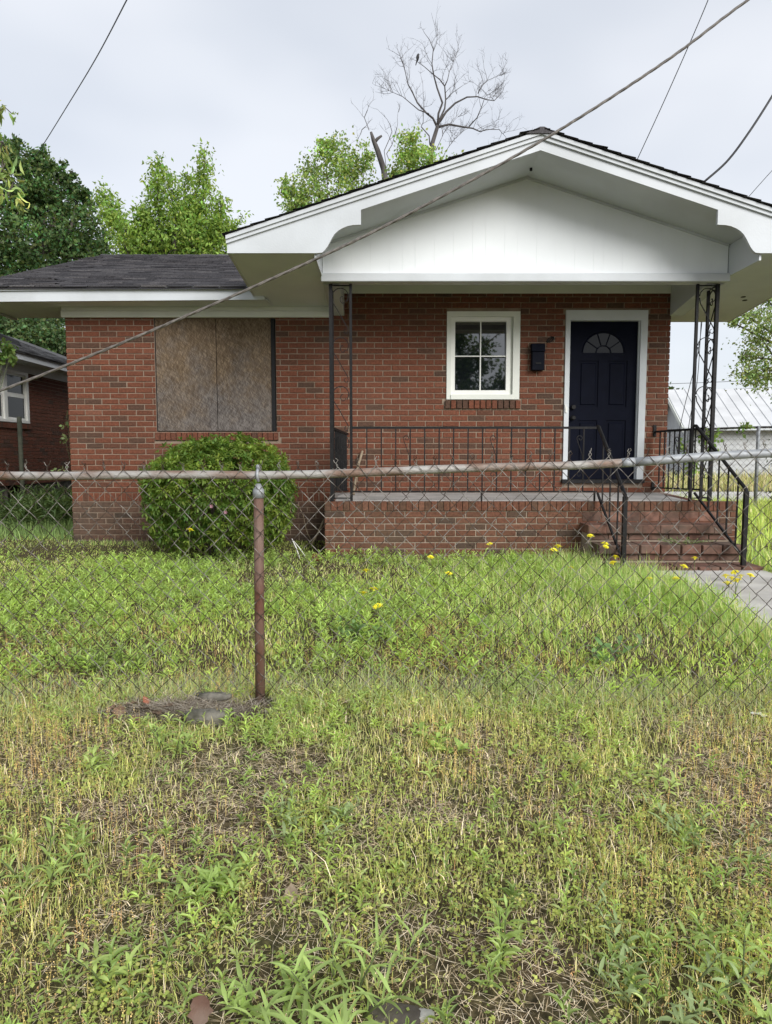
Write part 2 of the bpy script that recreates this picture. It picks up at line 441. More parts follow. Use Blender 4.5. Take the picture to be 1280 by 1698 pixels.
t.links.new(mu.outputs[2], p.inputs['Base Color'])
b = N(t, 'ShaderNodeBump'); b.inputs['Strength'].default_value = 0.9; b.inputs['Distance'].default_value = 0.02
t.links.new(n2.outputs[0], b.inputs['Height']); t.links.new(b.outputs[0], p.inputs['Normal'])
t.links.new(p.outputs[0], out.inputs[0])
M['soil'] = m

# ------------------------------------------------------------------ ground
GY = np.array([-60, 0.8, 1.6, 2.5, 3.2, 4.2, 5.5, 6.6, 7.4, 8.4, 12, 18, 30, 90.])
GZ = np.array([-0.1, -0.03, 0.0, 0.085, 0.155, 0.175, 0.19, 0.205, 0.225, 0.29, 0.32, 0.35, 0.4, 0.6])
def hash_noise(x, y, s, seed=0):
    """smooth value noise on arrays"""
    x = np.asarray(x, float)*s + seed*17.3; y = np.asarray(y, float)*s + seed*5.1
    xi = np.floor(x); yi = np.floor(y); fx = x - xi; fy = y - yi
    fx = fx*fx*(3-2*fx); fy = fy*fy*(3-2*fy)
    def h(a, b):
        v = np.sin(a*127.1 + b*311.7 + seed*74.7)*43758.5453
        return v - np.floor(v)
    return (h(xi,yi)*(1-fx) + h(xi+1,yi)*fx)*(1-fy) + (h(xi,yi+1)*(1-fx) + h(xi+1,yi+1)*fx)*fy
def ground_z(x, y):
    z = np.interp(y, GY, GZ)
    near = np.clip((np.asarray(y, float) - 0.5)/1.0, 0, 1)*np.clip((8.2 - np.asarray(y, float))/0.8, 0.2, 1)
    z = z + .020*np.exp(-((np.asarray(x, float)+.95)/.33)**2 - ((np.asarray(y, float)-3.08)/.10)**2)
    return z + near*((hash_noise(x, y, 1.3, 1) - .5)*0.05 + (hash_noise(x, y, 4.5, 2) - .5)*0.022)
xs = np.concatenate([np.linspace(-70, -9, 24), np.arange(-8.6, 8.7, 0.1), np.linspace(9, 70, 24)])
ys = np.concatenate([np.linspace(-50, 0.6, 16), np.arange(0.8, 9.0, 0.08), np.linspace(9.3, 100, 50)])
GX, GYY = np.meshgrid(xs, ys)
gv = np.stack([GX.ravel(), GYY.ravel(), ground_z(GX.ravel(), GYY.ravel())], 1)
nx = len(xs); ii = (np.arange(len(ys)-1)[:, None]*nx + np.arange(nx-1)[None]).ravel()
gq = np.stack([ii, ii+1, ii+nx+1, ii+nx], 1)
o = make_obj('ground', np_mesh('ground', gv, gq, None, None, True), M['soil'])
tag(o, 'uneven yard of soil and thatch under grass and weeds', 'ground', kind='structure')

# concrete walk from the steps towards the fence
wk = thing('path', 'pale concrete walk leading from the brick steps', 'path'); wk['kind'] = 'structure'
for k, (y0, y1) in enumerate([(5.62, 6.62), (4.55, 5.605), (3.45, 4.535), (2.35, 3.435)]):
    mb = MB()
    za = float(ground_z(3.05, y0)) + .03; zb = float(ground_z(3.05, y1)) + .03
    x0, x1 = 2.56, 3.66
    dz = random.uniform(-.006, .006)
    mb.hexa([(x0,y0,za-.12),(x1,y0,za-.12),(x1,y1,zb-.12),(x0,y1,zb-.12),(x0,y0,za+dz),(x1,y0,za),(x1,y1,zb),(x0,y1,zb+dz)])
    mb.build('paving_slab', M['walk'], wk)
rd = MB()
rd.hexa([(3.9,15.2,.30),(60,13.0,.32),(60,16.6,.34),(3.9,18.4,.32),(3.9,15.2,.345),(60,13.0,.355),(60,16.6,.38),(3.9,18.4,.365)])
tag(rd.build('road', M['gravel_road']), 'pale gravel lane beyond the rear fence', 'road', kind='structure')

# ------------------------------------------------------------------ the brick house
house = thing('brick_house', 'single-storey red brick house with white gabled porch and boarded-up window', 'house', (0, 8.4, 0.25))
HL = Vector(house.location)
def hb(mb, name, mat, parent=house, smooth=False, **kw):
    """house part: meshes are written in world coordinates, then moved into the parent's space"""
    mb.v = [(x - HL.x, y - HL.y, z - HL.z) for x, y, z in mb.v]
    o = mb.build(name, mat, parent, smooth)
    if kw: tag(o, **kw)
    return o

WX0, WX1, WY = -3.87, 3.435, 8.4
BAND0, BAND1 = 0.775, 0.884
COURSE, BL, JT = 0.0679, 0.2075, 0.0115

# mortar core: front wall pieces round the openings, set back behind the brick faces
WIN = (0.735, 1.618, 2.02, 3.068)
OSB = (-2.80, -1.335, 1.628, 2.992)
DOOR = (2.166, 3.152, 1.0, 3.082)
mb = MB()
yb0, yb1 = WY + 0.008, WY + 0.22
def core(x0, x1, z0, z1): mb.box(x0, x1, yb0, yb1, z0, z1)
X0, X1 = WX0+.008, WX1-.008
core(X0, OSB[0], 0.0, 3.4); core(OSB[0], OSB[1], 0.0, OSB[2]); core(OSB[0], OSB[1], OSB[3], 3.4)
core(OSB[1], WIN[0], 0.0, 3.4); core(WIN[0], WIN[1], 0.0, WIN[2]); core(WIN[0], WIN[1], WIN[3], 3.4)
core(WIN[1], DOOR[0], 0.0, 3.4); core(DOOR[0], DOOR[1], 0.0, DOOR[2]); core(DOOR[0], DOOR[1], DOOR[3], 3.4)
core(DOOR[1], X1, 0.0, 3.4)
for sx0, sx1 in ((X0, X0+.2), (X1-.2, X1)):
    mb.box(sx0, sx1, yb1, 15.6, 0.0, 3.3)
mb.box(X0+.2, X1-.2, 15.4, 15.6, 0.0, 3.3)
front_wall = hb(mb, 'front_wall', M['mortar'])
tag(front_wall, label='red brick front wall with boarded opening, window and door')

cand = []                # bricks that may become objects: (distance, kind, x, y, z)
rest = MB()              # all others, front wall
baseb = MB()             # the browner foundation courses below floor level
def tone_of(r):
    u = r.random()
    if u < 0.10: return r.uniform(0.0, 0.18)
    return min(1.0, max(0.17, r.gauss(0.52, 0.2)))
rb = random.Random(3)
def in_open(x0, x1, z0, z1):
    segs = [(x0, x1)]
    for o_ in OPEN:
        if z1 > o_[2] + .004 and z0 < o_[3] - .004:
            new = []
            for a, b in segs:
                if b <= o_[0] or a >= o_[1]: new.append((a, b)); continue
                if a < o_[0]: new.append((a, o_[0] - .004))
                if b > o_[1]: new.append((o_[1] + .004, b))
            segs = new
    return segs
OPEN = [WIN, OSB, DOOR, (WIN[0]-.03, WIN[1]+.03, WIN[2]-.118, WIN[2]), (OSB[0]-.03, OSB[1]+.03, OSB[2]-.108, OSB[2])]
def add_rest(mbx, x0, x1, y, z0, z1, depth=0.012, tone=None):
    j = rb.uniform(-.0018, .0018)
    x0 += rb.uniform(-.0014,.0014); x1 += rb.uniform(-.0014,.0014); z0 += rb.uniform(-.0011,.0011); z1 += rb.uniform(-.0011,.0011)
    mbx.bbox(x0, x1, y + j, y + depth, z0, z1, 0.0035, tone_of(rb) if tone is None else tone)
def course_rows(zlo, zhi):
    n = int(round((zhi - zlo)/COURSE)); h = (zhi - zlo)/n
    return [(zlo + i*h + JT*.45, zlo + (i+1)*h - JT*.45) for i in range(n)]
rows = course_rows(0.02, BAND0) + course_rows(BAND1, 3.375)
for i, (z0, z1) in enumerate(rows):
    x = WX0 - (0.0 if i % 2 else BL/2)
    wob = 0
    while x < WX1:
        a, b = max(x, WX0), min(x + BL - JT, WX1)
        x += BL
        if b - a < 0.03: continue
        for a1, b1 in in_open(a, b, z0, z1):
            if b1 - a1 < 0.025: continue
            full = abs(b1 - a1 - (BL - JT)) < 1e-4 and abs(z1 - z0 - (COURSE - .9*JT)) < .003
            xm, zm = (a1+b1)/2, (z0+z1)/2
            # full bricks of the wall in plain view above the railing and beside the window come first
            vis = full and 1.75 < zm < 2.55 and -1.3 < xm < 3.4
            if vis:
                cand.append((math.dist((xm, WY, zm), (0, 0, 1.35)), xm, zm))
            else:
                add_rest(baseb if zm < BAND0 else rest, a1, b1, WY, z0, z1)
# rowlock band at floor level and rowlock sills
def rowlock(mbx, x0, x1, y, z0, z1, wdt=0.0675, depth=.012, tone=None, proud=0.0):
    n = max(1, int(round((x1-x0)/wdt))); s = (x1-x0)/n
    for k in range(n):
        add_rest(mbx, x0+k*s+.004, x0+(k+1)*s-.004, y - proud, z0+.004, z1-.004, depth + proud, tone)
rowlock(rest, WX0, WX1, WY, BAND0, BAND1)
hb(baseb, 'foundation_brick', M['base_brick'], front_wall, kind='stuff')

# side walls: same courses seen end on
def add_side(mbx, X, sign):
    for i, (z0, z1) in enumerate(rows):
        if z0 > 3.25: continue
        y = WY + .012 + (0.0 if i % 2 else BL/2)
        mbx.bbox(0, .0, 0, 0, 0, 0, 0) if False else None
        while y < 15.5:
            y1 = min(y + BL - JT, 15.6)
            xa, xb = (X, X+.012) if sign < 0 else (X-.012, X)
            mbx.box(xa, xb, y, y1, z0, z1, tone_of(rb))
            y += BL
add_side(rest, WX0, -1); add_side(rest, WX1, 1)
hb(rest, 'brick', M['brick'], front_wall, kind='stuff')

# window and boarded-opening sills: rowlock bricks as single objects
def brick_variants(n, w_, h_, d_, c=0.0035, r=rb):
    out_ = []
    for k in range(n):
        b_ = MB(); b_.bbox(-w_/2, w_/2, 0, d_, -h_/2, h_/2, c, tone_of(r))
        # slightly uneven arrises
        b_.v = [(x + r.uniform(-.0012,.0012), y + r.uniform(-.0008,.0008), z + r.uniform(-.0012,.0012)) for x, y, z in b_.v]
        out_.append(b_.mesh('brick'))
    return out_
def put_brick(variants, mat, parent, x, y, z, name='brick'):
    me = rb.choice(variants)
    if not me.materials: me.materials.append(mat)
    o_ = bpy.data.objects.new(name, me); C.objects.link(o_); o_.parent = parent
    o_.location = (x - HL.x, y - HL.y + rb.uniform(-.0015, .0015), z - HL.z)
    o_.rotation_euler = (0, rb.uniform(-.004, .004), 0)
    return o_
v_stretch = brick_variants(14, BL-JT, COURSE-.9*JT, .013)
v_sill = brick_variants(8, .0585, .098, .05)
n_sill = 13
for k in range(n_sill):
    put_brick(v_sill, M['brick'], front_wall, WIN[0]-.022 + (k+.5)*(WIN[1]-WIN[0]+.044)/n_sill, WY-.028, WIN[2]-.062)
rest2 = MB()
rowlock(rest2, OSB[0]-.025, OSB[1]+.025, WY, OSB[2]-.106, OSB[2]-.003, .066, .03, None, .018)
hb(rest2, 'sill_brick', M['brick'], front_wall, kind='stuff')

# ---- porch base, steps
PX0, PX1, PY = -0.668, 3.42, 7.40
PZ = 0.845
mb = MB()
mb.box(PX0+.008, 3.81, PY+.009, 7.62, 0.0, PZ-.012)
mb.box(PX0+.008, PX1-.008, 7.62, 8.40, 0.0, PZ-.012)
porch = hb(mb, 'porch_base', M['mortar_old'])
mb = MB()
mb.hexa([(PX0+.012,7.50,.80),(PX1,7.50,.80),(PX1,8.399,.80),(PX0+.012,8.399,.80),(PX0+.012,7.50,.849),(PX1,7.50,.849),(PX1,8.399,.884),(PX0+.012,8.399,.884)])
hb(mb, 'porch_floor', M['slab'], porch)
# stretcher courses of the porch face
PBL, PH = 0.2205, 0.0685
v_pst = brick_variants(14, PBL-.012, PH-.0105, .014)
v_prow = brick_variants(10, .0625, .100, .10)
v_phead = brick_variants(6, PBL/2-.012, PH-.0105, .014)
SX0, SX1 = 2.12, 3.60
prest = MB()
n_obj = 13
ztop = PZ - .108
for i in range(9):
    z1 = ztop - i*PH; zc = z1 - PH/2
    x = PX0 + (0 if i % 2 == 0 else -PBL/2)
    while x < 3.81:
        a, b = max(x, PX0), min(x+PBL-.012, 3.81)
        x += PBL
        if b - a < .03: continue
        if abs(b-a-(PBL-.012)) < 1e-4 and i < 8 and b < SX0+.1:
            put_brick(v_pst, M['porch_brick'], porch, (a+b)/2, PY, zc); n_obj += 1
        elif abs(b-a-(PBL/2-.012)) < .003 and i < 8:
            put_brick(v_phead, M['porch_brick'], porch, (a+b)/2, PY, zc); n_obj += 1
        else:
            add_rest(prest, a, b, PY, zc-PH/2+.005, zc+PH/2-.005)
    # left cheek of the porch
    y = PY + .016
    while y < 8.38:
        prest.box(PX0, PX0+.012, y, min(y+PBL-.012, 8.39), zc-PH/2+.005, zc+PH/2-.005, tone_of(rb)); y += PBL
    y = 7.64
    while y < 8.38:
        prest.box(PX1-.012, PX1, y, min(y+PBL-.012, 8.39), zc-PH/2+.005, zc+PH/2-.005, tone_of(rb)); y += PBL
nrow = 66
for k in range(nrow):
    xk = PX0 + (k+.5)*(3.82-PX0)/nrow
    put_brick(v_prow, M['porch_brick'], porch, xk, PY-.012, PZ-.052); n_obj += 1
prow = MB()
y = PY + .10
while y < 8.38:      # rowlocks running back along the left edge
    prow.box(PX0-.004, PX0+.11, y, y+.06, PZ-.10, PZ+.003 + (y-7.4)*.035, tone_of(rb)); y += .0675
y = 7.44
while y < 8.38:
    prow.box(PX1-.10, PX1+.004, y, y+.06, PZ-.10, PZ+.005 + (y-7.4)*.035, tone_of(rb)); y += .0675
hb(prow, 'edge_brick', M['porch_brick'], porch, kind='stuff')
hb(prest, 'brick', M['porch_brick'], porch, kind='stuff')

# steps: mortar body, rowlock treads as single bricks
steps_b = MB()
STEPS = [(7.10, 0.622, 2.12, 3.62), (6.82, 0.448, 2.14, 3.60), (6.54, 0.272, 2.18, 3.66)]
prev_y = PY
for y0, zt, a, b in STEPS:
    steps_b.box(a+.012, b-.012, y0+.064, prev_y + (.05 if prev_y == PY else .06), 0.02, zt-.014)
    prev_y = y0
steps = hb(steps_b, 'steps', M['mortar_old'])
v_tread = brick_variants(10, .1945, .092, .30, .009)
for si, (y0, zt, a, b) in enumerate(STEPS):
    n = int(round((b-a)/.1995))
    for k in range(n):
        o_ = put_brick(v_tread, M['step_brick'], steps, a+(k+.5)*(b-a)/n, y0 + rb.uniform(-.004,.004), zt-.052 + rb.uniform(-.003,.003), 'tread_brick'); n_obj += 1
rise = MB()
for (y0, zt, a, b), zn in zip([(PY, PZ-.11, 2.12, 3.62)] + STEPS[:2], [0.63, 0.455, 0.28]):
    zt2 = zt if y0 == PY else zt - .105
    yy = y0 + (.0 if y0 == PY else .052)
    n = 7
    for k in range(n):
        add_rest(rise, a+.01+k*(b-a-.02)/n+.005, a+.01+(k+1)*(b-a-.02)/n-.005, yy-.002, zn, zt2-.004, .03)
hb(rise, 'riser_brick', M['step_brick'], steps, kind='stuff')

# individual bricks of the front wall: the nearest ones up to about 300 on the house
cand.sort()
n_left = max(0, 296 - n_obj)
for d_, xm, zm in cand[:n_left]:
    put_brick(v_stretch, M['brick'], front_wall, xm, WY, zm)
more = MB()
for d_, xm, zm in cand[n_left:]:
    add_rest(more, xm-(BL-JT)/2, xm+(BL-JT)/2, WY, zm-(COURSE-.9*JT)/2, zm+(COURSE-.9*JT)/2)
hb(more, 'brick', M['brick'], front_wall, kind='stuff')

# ---- boarded opening
mb = MB()
mb.box(OSB[0]+.004, OSB[1]-.004, WY+.05, WY+.07, OSB[2]+.004, OSB[3]-.004)
mb.box(OSB[1]-.055, OSB[1]-.012, WY+.004, WY+.05, OSB[2]+.01, OSB[3]-.004)
mb.box(OSB[0]+.002, OSB[0]+.012, WY+.012, WY+.05, OSB[2]+.01, OSB[3]-.004)
bw = hb(mb, 'boarded_opening', M['dark'])
xs_ = -2.058
for (a, b, yo) in ((OSB[0]+.012, xs_-.003, .012), (xs_+.003, OSB[1]-.058, .018)):
    mb = MB(); mb.bbox(a, b, WY+yo, WY+yo+.013, OSB[2]+.012, OSB[3]+.03, .002)
    hb(mb, 'osb_panel', M['osb'], bw)

# ---- window
mb = MB()
x0, x1, z0, z1 = WIN
fy0, fy1 = WY-.012, WY+.12
mb.box(x0, x0+.052, fy0, fy1, z0, z1); mb.box(x1-.082, x1, fy0, fy1, z0, z1)
mb.box(x0+.052, x1-.082, fy0, fy1, z1-.062, z1); mb.box(x0+.052, x1-.082, fy0-.012, fy1, z0, z0+.058)
win = hb(mb, 'window', M['cream'])
ax0, ax1, az0, az1 = x0+.054, x1-.112, z0+.060, z1-.064
mb = MB(); sy0, sy1 = WY+.012, WY+.07
mb.box(ax0, ax0+.048, sy0, sy1, az0, az1); mb.box(ax1-.048, ax1, sy0, sy1, az0, az1)
mb.box(ax0+.048, ax1-.048, sy0, sy1, az1-.05, az1); mb.box(ax0+.048, ax1-.048, sy0, sy1, az0, az0+.052)
hb(mb, 'sash', M['vinyl'], win)
mb = MB(); mb.box(ax1+.002, x1-.084, WY+.03, WY+.08, az0, az1); hb(mb, 'jamb_trim', M['cream'], win)
gx0, gx1, gz0, gz1 = ax0+.048, ax1-.048, az0+.052, az1-.05
gxm, gzm = (gx0+gx1)/2, (gz0+gz1)/2
mb = MB(); mb.box(gxm-.007, gxm+.007, WY+.03, WY+.044, gz0, gz1); hb(mb, 'muntin', M['vinyl'], win)
mb = MB(); mb.box(gx0, gxm-.007, WY+.031, WY+.043, gzm-.006, gzm+.006); mb.box(gxm+.007, gx1, WY+.031, WY+.043, gzm-.006, gzm+.006); hb(mb, 'muntin', M['vinyl'], win)
for a, b in ((gx0, gxm-.0), (gxm+.0, gx1)):
    for c_, d_ in ((gz0, gzm), (gzm, gz1)):
        mb = MB(); tl = .055   # panes tilted back so their reflection takes in more of the dark porch beam
        ya_, yb2 = WY+.046+(c_-gz0)*tl, WY+.046+(d_-gz0)*tl
        mb.hexa([(a,ya_,c_),(b,ya_,c_),(b,ya_+.005,c_),(a,ya_+.005,c_),(a,yb2,d_),(b,yb2,d_),(b,yb2+.005,d_),(a,yb2+.005,d_)]); hb(mb, 'pane', M['glass'], win)

# ---- door
mb = MB()
x0, x1, z0, z1 = DOOR
mb.box(x0, x0+.056, WY-.02, WY+.13, z0+.05, z1); mb.box(x1-.082, x1, WY-.02, WY+.13, z0+.05, z1)
mb.box(x0+.056, x1-.082, WY-.02, WY+.13, z1-.122, z1)
mb.box(x0+.056, x0+.066, WY+.02, WY+.10, z0+.05, z1-.122); mb.box(x1-.094, x1-.082, WY+.02, WY+.10, z0+.05, z1-.122)
hb(mb, 'door_frame', M['white'])
mb = MB(); mb.box(x0-.01, x1+.01, WY-.045, WY+.13, z0+.004, z0+.048); hb(mb, 'threshold', M['black_iron'])
dx0, dx1, dz0, dz1 = x0+.068, x1-.096, z0+.052, z1-.125
FXC, FZ, FW, FH = (dx0+dx1)/2, 0, 0.255, 0.245
FZ = 2.585
mb = MB()
DYF = WY+.045
mb.box(dx0, dx1, DYF+.012, DYF+.05, dz0, dz1)
# stiles and rails proud of the sunken panels
cx = (dx0+dx1)/2
pcols = [(dx0+.115, cx-.055), (cx+.055, dx1-.115)]
prow_ = [(1.19, 1.77), (1.93, 2.49)]
zs_ = [dz0, prow_[0][0], prow_[0][1], prow_[1][0], prow_[1][1]]
mb.box(dx0, pcols[0][0], DYF, DYF+.012, dz0, FZ-.03); mb.box(pcols[1][1], dx1, DYF, DYF+.012, dz0, FZ-.03)
mb.box(pcols[0][1], pcols[1][0], DYF, DYF+.012, dz0, FZ-.03)
for a, b in pcols:
    mb.box(a, b, DYF, DYF+.012, dz0, prow_[0][0]); mb.box(a, b, DYF, DYF+.012, prow_[0][1], prow_[1][0]); mb.box(a, b, DYF, DYF+.012, prow_[1][1], FZ-.03)
# field round the fanlight
ring = [(cx + FW*math.cos(t_), FZ + FH*math.sin(t_)) for t_ in np.linspace(0, math.pi, 17)]
outer = [(dx0, FZ-.03), (dx1, FZ-.03), (dx1, FZ), (ring[0][0], FZ)] 
mb.box(dx0, dx1, DYF, DYF+.012, FZ-.03, FZ)
top = dz1
for k in range(16):
    (xa, za), (xb, zb_) = ring[k], ring[k+1]
    mb.prism([(xb, zb_), (xa, za), (xa, top), (xb, top)], DYF, DYF+.012)
mb.box(dx0, cx-FW, DYF, DYF+.012, FZ, top); mb.box(cx+FW, dx1, DYF, DYF+.012, FZ, top)
door = hb(mb, 'door', M['navy'])
for a, b in pcols:
    for c_, d_ in prow_:
        mb = MB(); mb.bbox(a+.028, b-.028, DYF+.001, DYF+.0115, c_+.028, d_-.028, .009); hb(mb, 'door_panel', M['navy'], door)
mb = MB(); mb.prism([(p_[0], p_[1]) for p_ in [(cx-FW, FZ)] + [(cx+FW, FZ)] + ring[1:-1]], DYF+.006, DYF+.0118); hb(mb, 'fanlight', M['fanglass'], door)
mb = MB()
for ang in (36, 72, 108, 144):
    mb.tube([(cx+.09*math.cos(R(ang)), DYF+.002, FZ+.085*math.sin(R(ang))), (cx+FW*math.cos(R(ang)), DYF+.002, FZ+FH*math.sin(R(ang)))], .0075, 4)
mb.tube([(cx+.09*math.cos(t_), DYF+.002, FZ+.085*math.sin(t_)) for t_ in np.linspace(0, math.pi, 12)], .0085, 4)
mb.tube([(cx+FW*math.cos(t_), DYF, FZ+FH*math.sin(t_)) for t_ in np.linspace(0, math.pi, 20)], .010, 5)
hb(mb, 'sunburst_grille', M['navy'], door)
mb = MB(); mb.tube([(dx0+.055, DYF-.002, 1.93), (dx0+.055, DYF-.045, 1.93)], [.03, .026], 10); hb(mb, 'deadbolt', M['black_iron'], door)
mb = MB(); mb.tube([(dx0+.055, DYF-.002, 1.80), (dx0+.055, DYF-.03, 1.80), (dx0+.055, DYF-.035, 1.80), (dx0+.055, DYF-.065, 1.80)], [.032, .016, .026, .022], 10); hb(mb, 'door_knob', M['black_iron'], door)
mb = MB(); mb.box(x0+.012, x0+.034, WY-.034, WY-.02, 1.86, 1.93); mb.box(x0+.006, x0+.02, WY-.03, WY-.02, 1.90, 1.955); hb(mb, 'doorbell', M['vinyl'])

# ---- frieze, main soffit, fascia
mb = MB()
mb.bbox(WX0-.035, PX0+.0, WY-.035, WY+.0, 2.994, 3.07, .006); mb.bbox(WX0-.03, PX0, WY-.022, WY, 3.07, 3.27, .004)
hb(mb, 'frieze_board', M['cream'])
mb = MB(); mb.bbox(-.52, 3.42, WY-.02, WY, 3.28, 3.40, .004); hb(mb, 'porch_frieze', M['cream'])
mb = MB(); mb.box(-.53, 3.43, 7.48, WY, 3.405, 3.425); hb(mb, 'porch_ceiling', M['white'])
EX0 = -4.82
mb = MB()
mb.box(EX0, -1.36, 8.03, WY-.036, 3.118, 3.13); mb.box(EX0, WX0-.036, WY-.036, 9.05, 3.118, 3.13)
hb(mb, 'main_soffit', M['soffit'])
fz = 0.012
mb = MB()
mb.hexa([(EX0-.02,7.99,3.092),(-1.38,7.99,3.118),(-1.38,8.03,3.118),(EX0-.02,8.03,3.092),(EX0-.02,7.99,3.207),(-1.43,7.99,3.232),(-1.43,8.03,3.232),(EX0-.02,8.03,3.207)])
hb(mb, 'fascia_board', M['white'])
mb = MB()
mb.hexa([(EX0-.03,7.965,3.2085),(-1.432,7.965,3.2335),(-1.432,8.03,3.2335),(EX0-.03,8.03,3.2085),(EX0-.03,7.965,3.235),(-1.45,7.965,3.262),(-1.45,8.03,3.262),(EX0-.03,8.03,3.235)])
hb(mb, 'drip_trim', M['white'])
mb = MB(); mb.box(EX0-.02, EX0+.02, 8.032, 9.07, 3.092, 3.23); hb(mb, 'fascia_board', M['white'])

# ---- main roof: boards under offset shingle courses, ridge along x
RX0, RX1 = -4.86, 4.2
EY, EZ, RY, RZ = 7.95, 3.255, 12.0, 4.742
def main_z(y): return EZ + (RZ-EZ)*(y-EY)/(RY-EY)
mb = MB()
def xl(y): return RX0 if y < 9.1 else RX0
def roof_piece(xa, xb, ys):
    zs = main_z(ys)
    mb.add([(xa,ys,zs-.012),(xb,ys,zs-.012),(xb,RY,RZ-.012),(xa,RY,RZ-.012),(xa,2*RY-EY,EZ),(xb,2*RY-EY,EZ),
        (xa,ys,zs-.03),(xb,ys,zs-.03),(xb,RY,RZ-.09),(xa,RY,RZ-.09),(xa,2*RY-EY,EZ-.07),(xb,2*RY-EY,EZ-.07)],
       [(0,1,2,3),(3,2,5,4),(7,6,9,8),(8,9,10,11),(0,3,9,6),(3,4,10,9),(1,7,8,2),(2,8,11,5),(0,6,7,1),(4,5,11,10)], .2)
roof_piece(RX0, -1.44, EY); roof_piece(-1.435, RX1, 8.55)
mroof = hb(mb, 'main_roof', M['shingle'])
rs = random.Random(11)
def shingles(mbx, p0, udir, vdir, ulen, vlen, expo=0.14, tab=0.30, nrm=Vector((0,0,1)), r=rs, lift=.011, keep=None):
    p0, udir, vdir = Vector(p0), Vector(udir).normalized(), Vector(vdir).normalized()
    nrm = udir.cross(vdir).normalized()
    if nrm.z < 0: nrm = -nrm
    n = int(vlen/expo)+1
    for i in range(n):
        v0 = i*expo; v1 = min(v0+expo+.03, vlen)
        u = -(i % 2)*tab/2 - r.random()*.05
        while u < ulen:
            a, b = max(u, 0), min(u+tab-.006, ulen); u += tab
            if b - a < .02: continue
            l0 = lift + r.uniform(0, .006) + (r.uniform(.004,.014) if r.random() < .08 else 0)
            q = [p0+udir*a+vdir*(v0+r.uniform(-.006,.006)), p0+udir*b+vdir*(v0+r.uniform(-.006,.006)), p0+udir*b+vdir*v1, p0+udir*a+vdir*v1]
            if keep and not keep(q[0]): continue
            tn = min(1, max(0, r.gauss(.5, .22)))
            mbx.add([q[0]+nrm*l0, q[1]+nrm*l0, q[2]+nrm*.003, q[3]+nrm*.003, q[0]-nrm*.002, q[1]-nrm*.002], [(0,1,2,3),(4,5,1,0)], tn)
mb = MB()
sl = Vector((0, RY-EY, RZ-EZ))
shingles(mb, (RX0, EY-.012, EZ-.006), (1,0,0), sl, RX1-RX0, sl.length, keep=lambda q: q.x < -1.66 or (q.x < -.2 and q.y > 8.7))
hb(mb, 'shingle', M['shingle'], mroof, kind='stuff')
mb = MB()
x = RX0
while x < 0:
    mb.hexa([(x,RY-.13,RZ-.042),(x+.29,RY-.13,RZ-.042),(x+.29,RY+.13,RZ-.042),(x,RY+.13,RZ-.042),(x,RY-.01,RZ+.016+rs.uniform(0,.008)),(x+.29,RY-.01,RZ+.010),(x+.29,RY+.01,RZ+.010),(x,RY+.01,RZ+.016)], rs.random()); x += .285
hb(mb, 'ridge_shingle', M['shingle'], mroof, kind='stuff')
# left gable end of the main roof: brick-free white infill and rake boards
mb = MB()
mb.add([(WX0+.02,8.62,3.0),(WX0+.02,15.4,3.0),(WX0+.02,12,4.6),(WX0+.1,8.62,3.0),(WX0+.1,15.4,3.0),(WX0+.1,12,4.6)], [(0,2,1),(3,4,5),(0,3,5,2),(1,2,5,4),(0,1,4,3)])
hb(mb, 'gable_infill', M['white'])
mb = MB()
for s_ in (1, -1):
    ya, yb_ = (EY+.06, RY) if s_ > 0 else (2*RY-EY-.06, RY)
    mb.hexa([(RX0+.01,ya,EZ-.13),(RX0+.05,ya,EZ-.13),(RX0+.05,yb_,RZ-.20),(RX0+.01,yb_,RZ-.20),(RX0+.01,ya,EZ-.03),(RX0+.05,ya,EZ-.03),(RX0+.05,yb_,RZ-.075),(RX0+.01,yb_,RZ-.075)])
hb(mb, 'rake_board', M['white'])

# ---- porch gable roof, ridge along y
GX, GZ0 = 1.461, 4.393
SLP = 0.3205
FY = 6.72
GE = 2.985                    # half width to the eave
def gz(x): return GZ0 - SLP*abs(x-GX)
BACK = 11.3
proof = None
mb = MB()
for s_ in (-1, 1):
    xe = GX + s_*GE; ze = gz(xe)
    yb_ = BACK
    mb.hexa([(GX,FY+.022,GZ0-.035),(xe,FY+.022,ze-.035),(xe,9.30,ze-.035),(GX,yb_,GZ0-.035),(GX,FY+.022,GZ0-.008),(xe,FY+.022,ze-.008),(xe,9.30,ze-.008),(GX,yb_,GZ0-.008)], .25)
proof = hb(mb, 'porch_roof', M['shingle'])
mb = MB()
for s_ in (-1, 1):
    xe = GX + s_*(GE+.02)
    dr = Vector((-s_*GE, 0, GZ0-gz(xe)))
    shingles(mb, (xe, FY-.066, gz(xe)-.006), (0,1,0), dr, 3.2, dr.length, lift=.011)
hb(mb, 'shingle', M['shingle'], proof, kind='stuff')
mb = MB(); y = FY-.055
while y < 10.5:
    mb.hexa([(GX-.15,y,GZ0-.045),(GX+.15,y,GZ0-.045),(GX+.15,y+.29,GZ0-.045),(GX-.15,y+.29,GZ0-.045),(GX-.02,y,GZ0+.014),(GX+.02,y,GZ0+.014),(GX+.02,y+.29,GZ0+.008),(GX-.02,y+.29,GZ0+.008)], rs.random()); y += .285
hb(mb, 'ridge_shingle', M['shingle'], proof, kind='stuff')

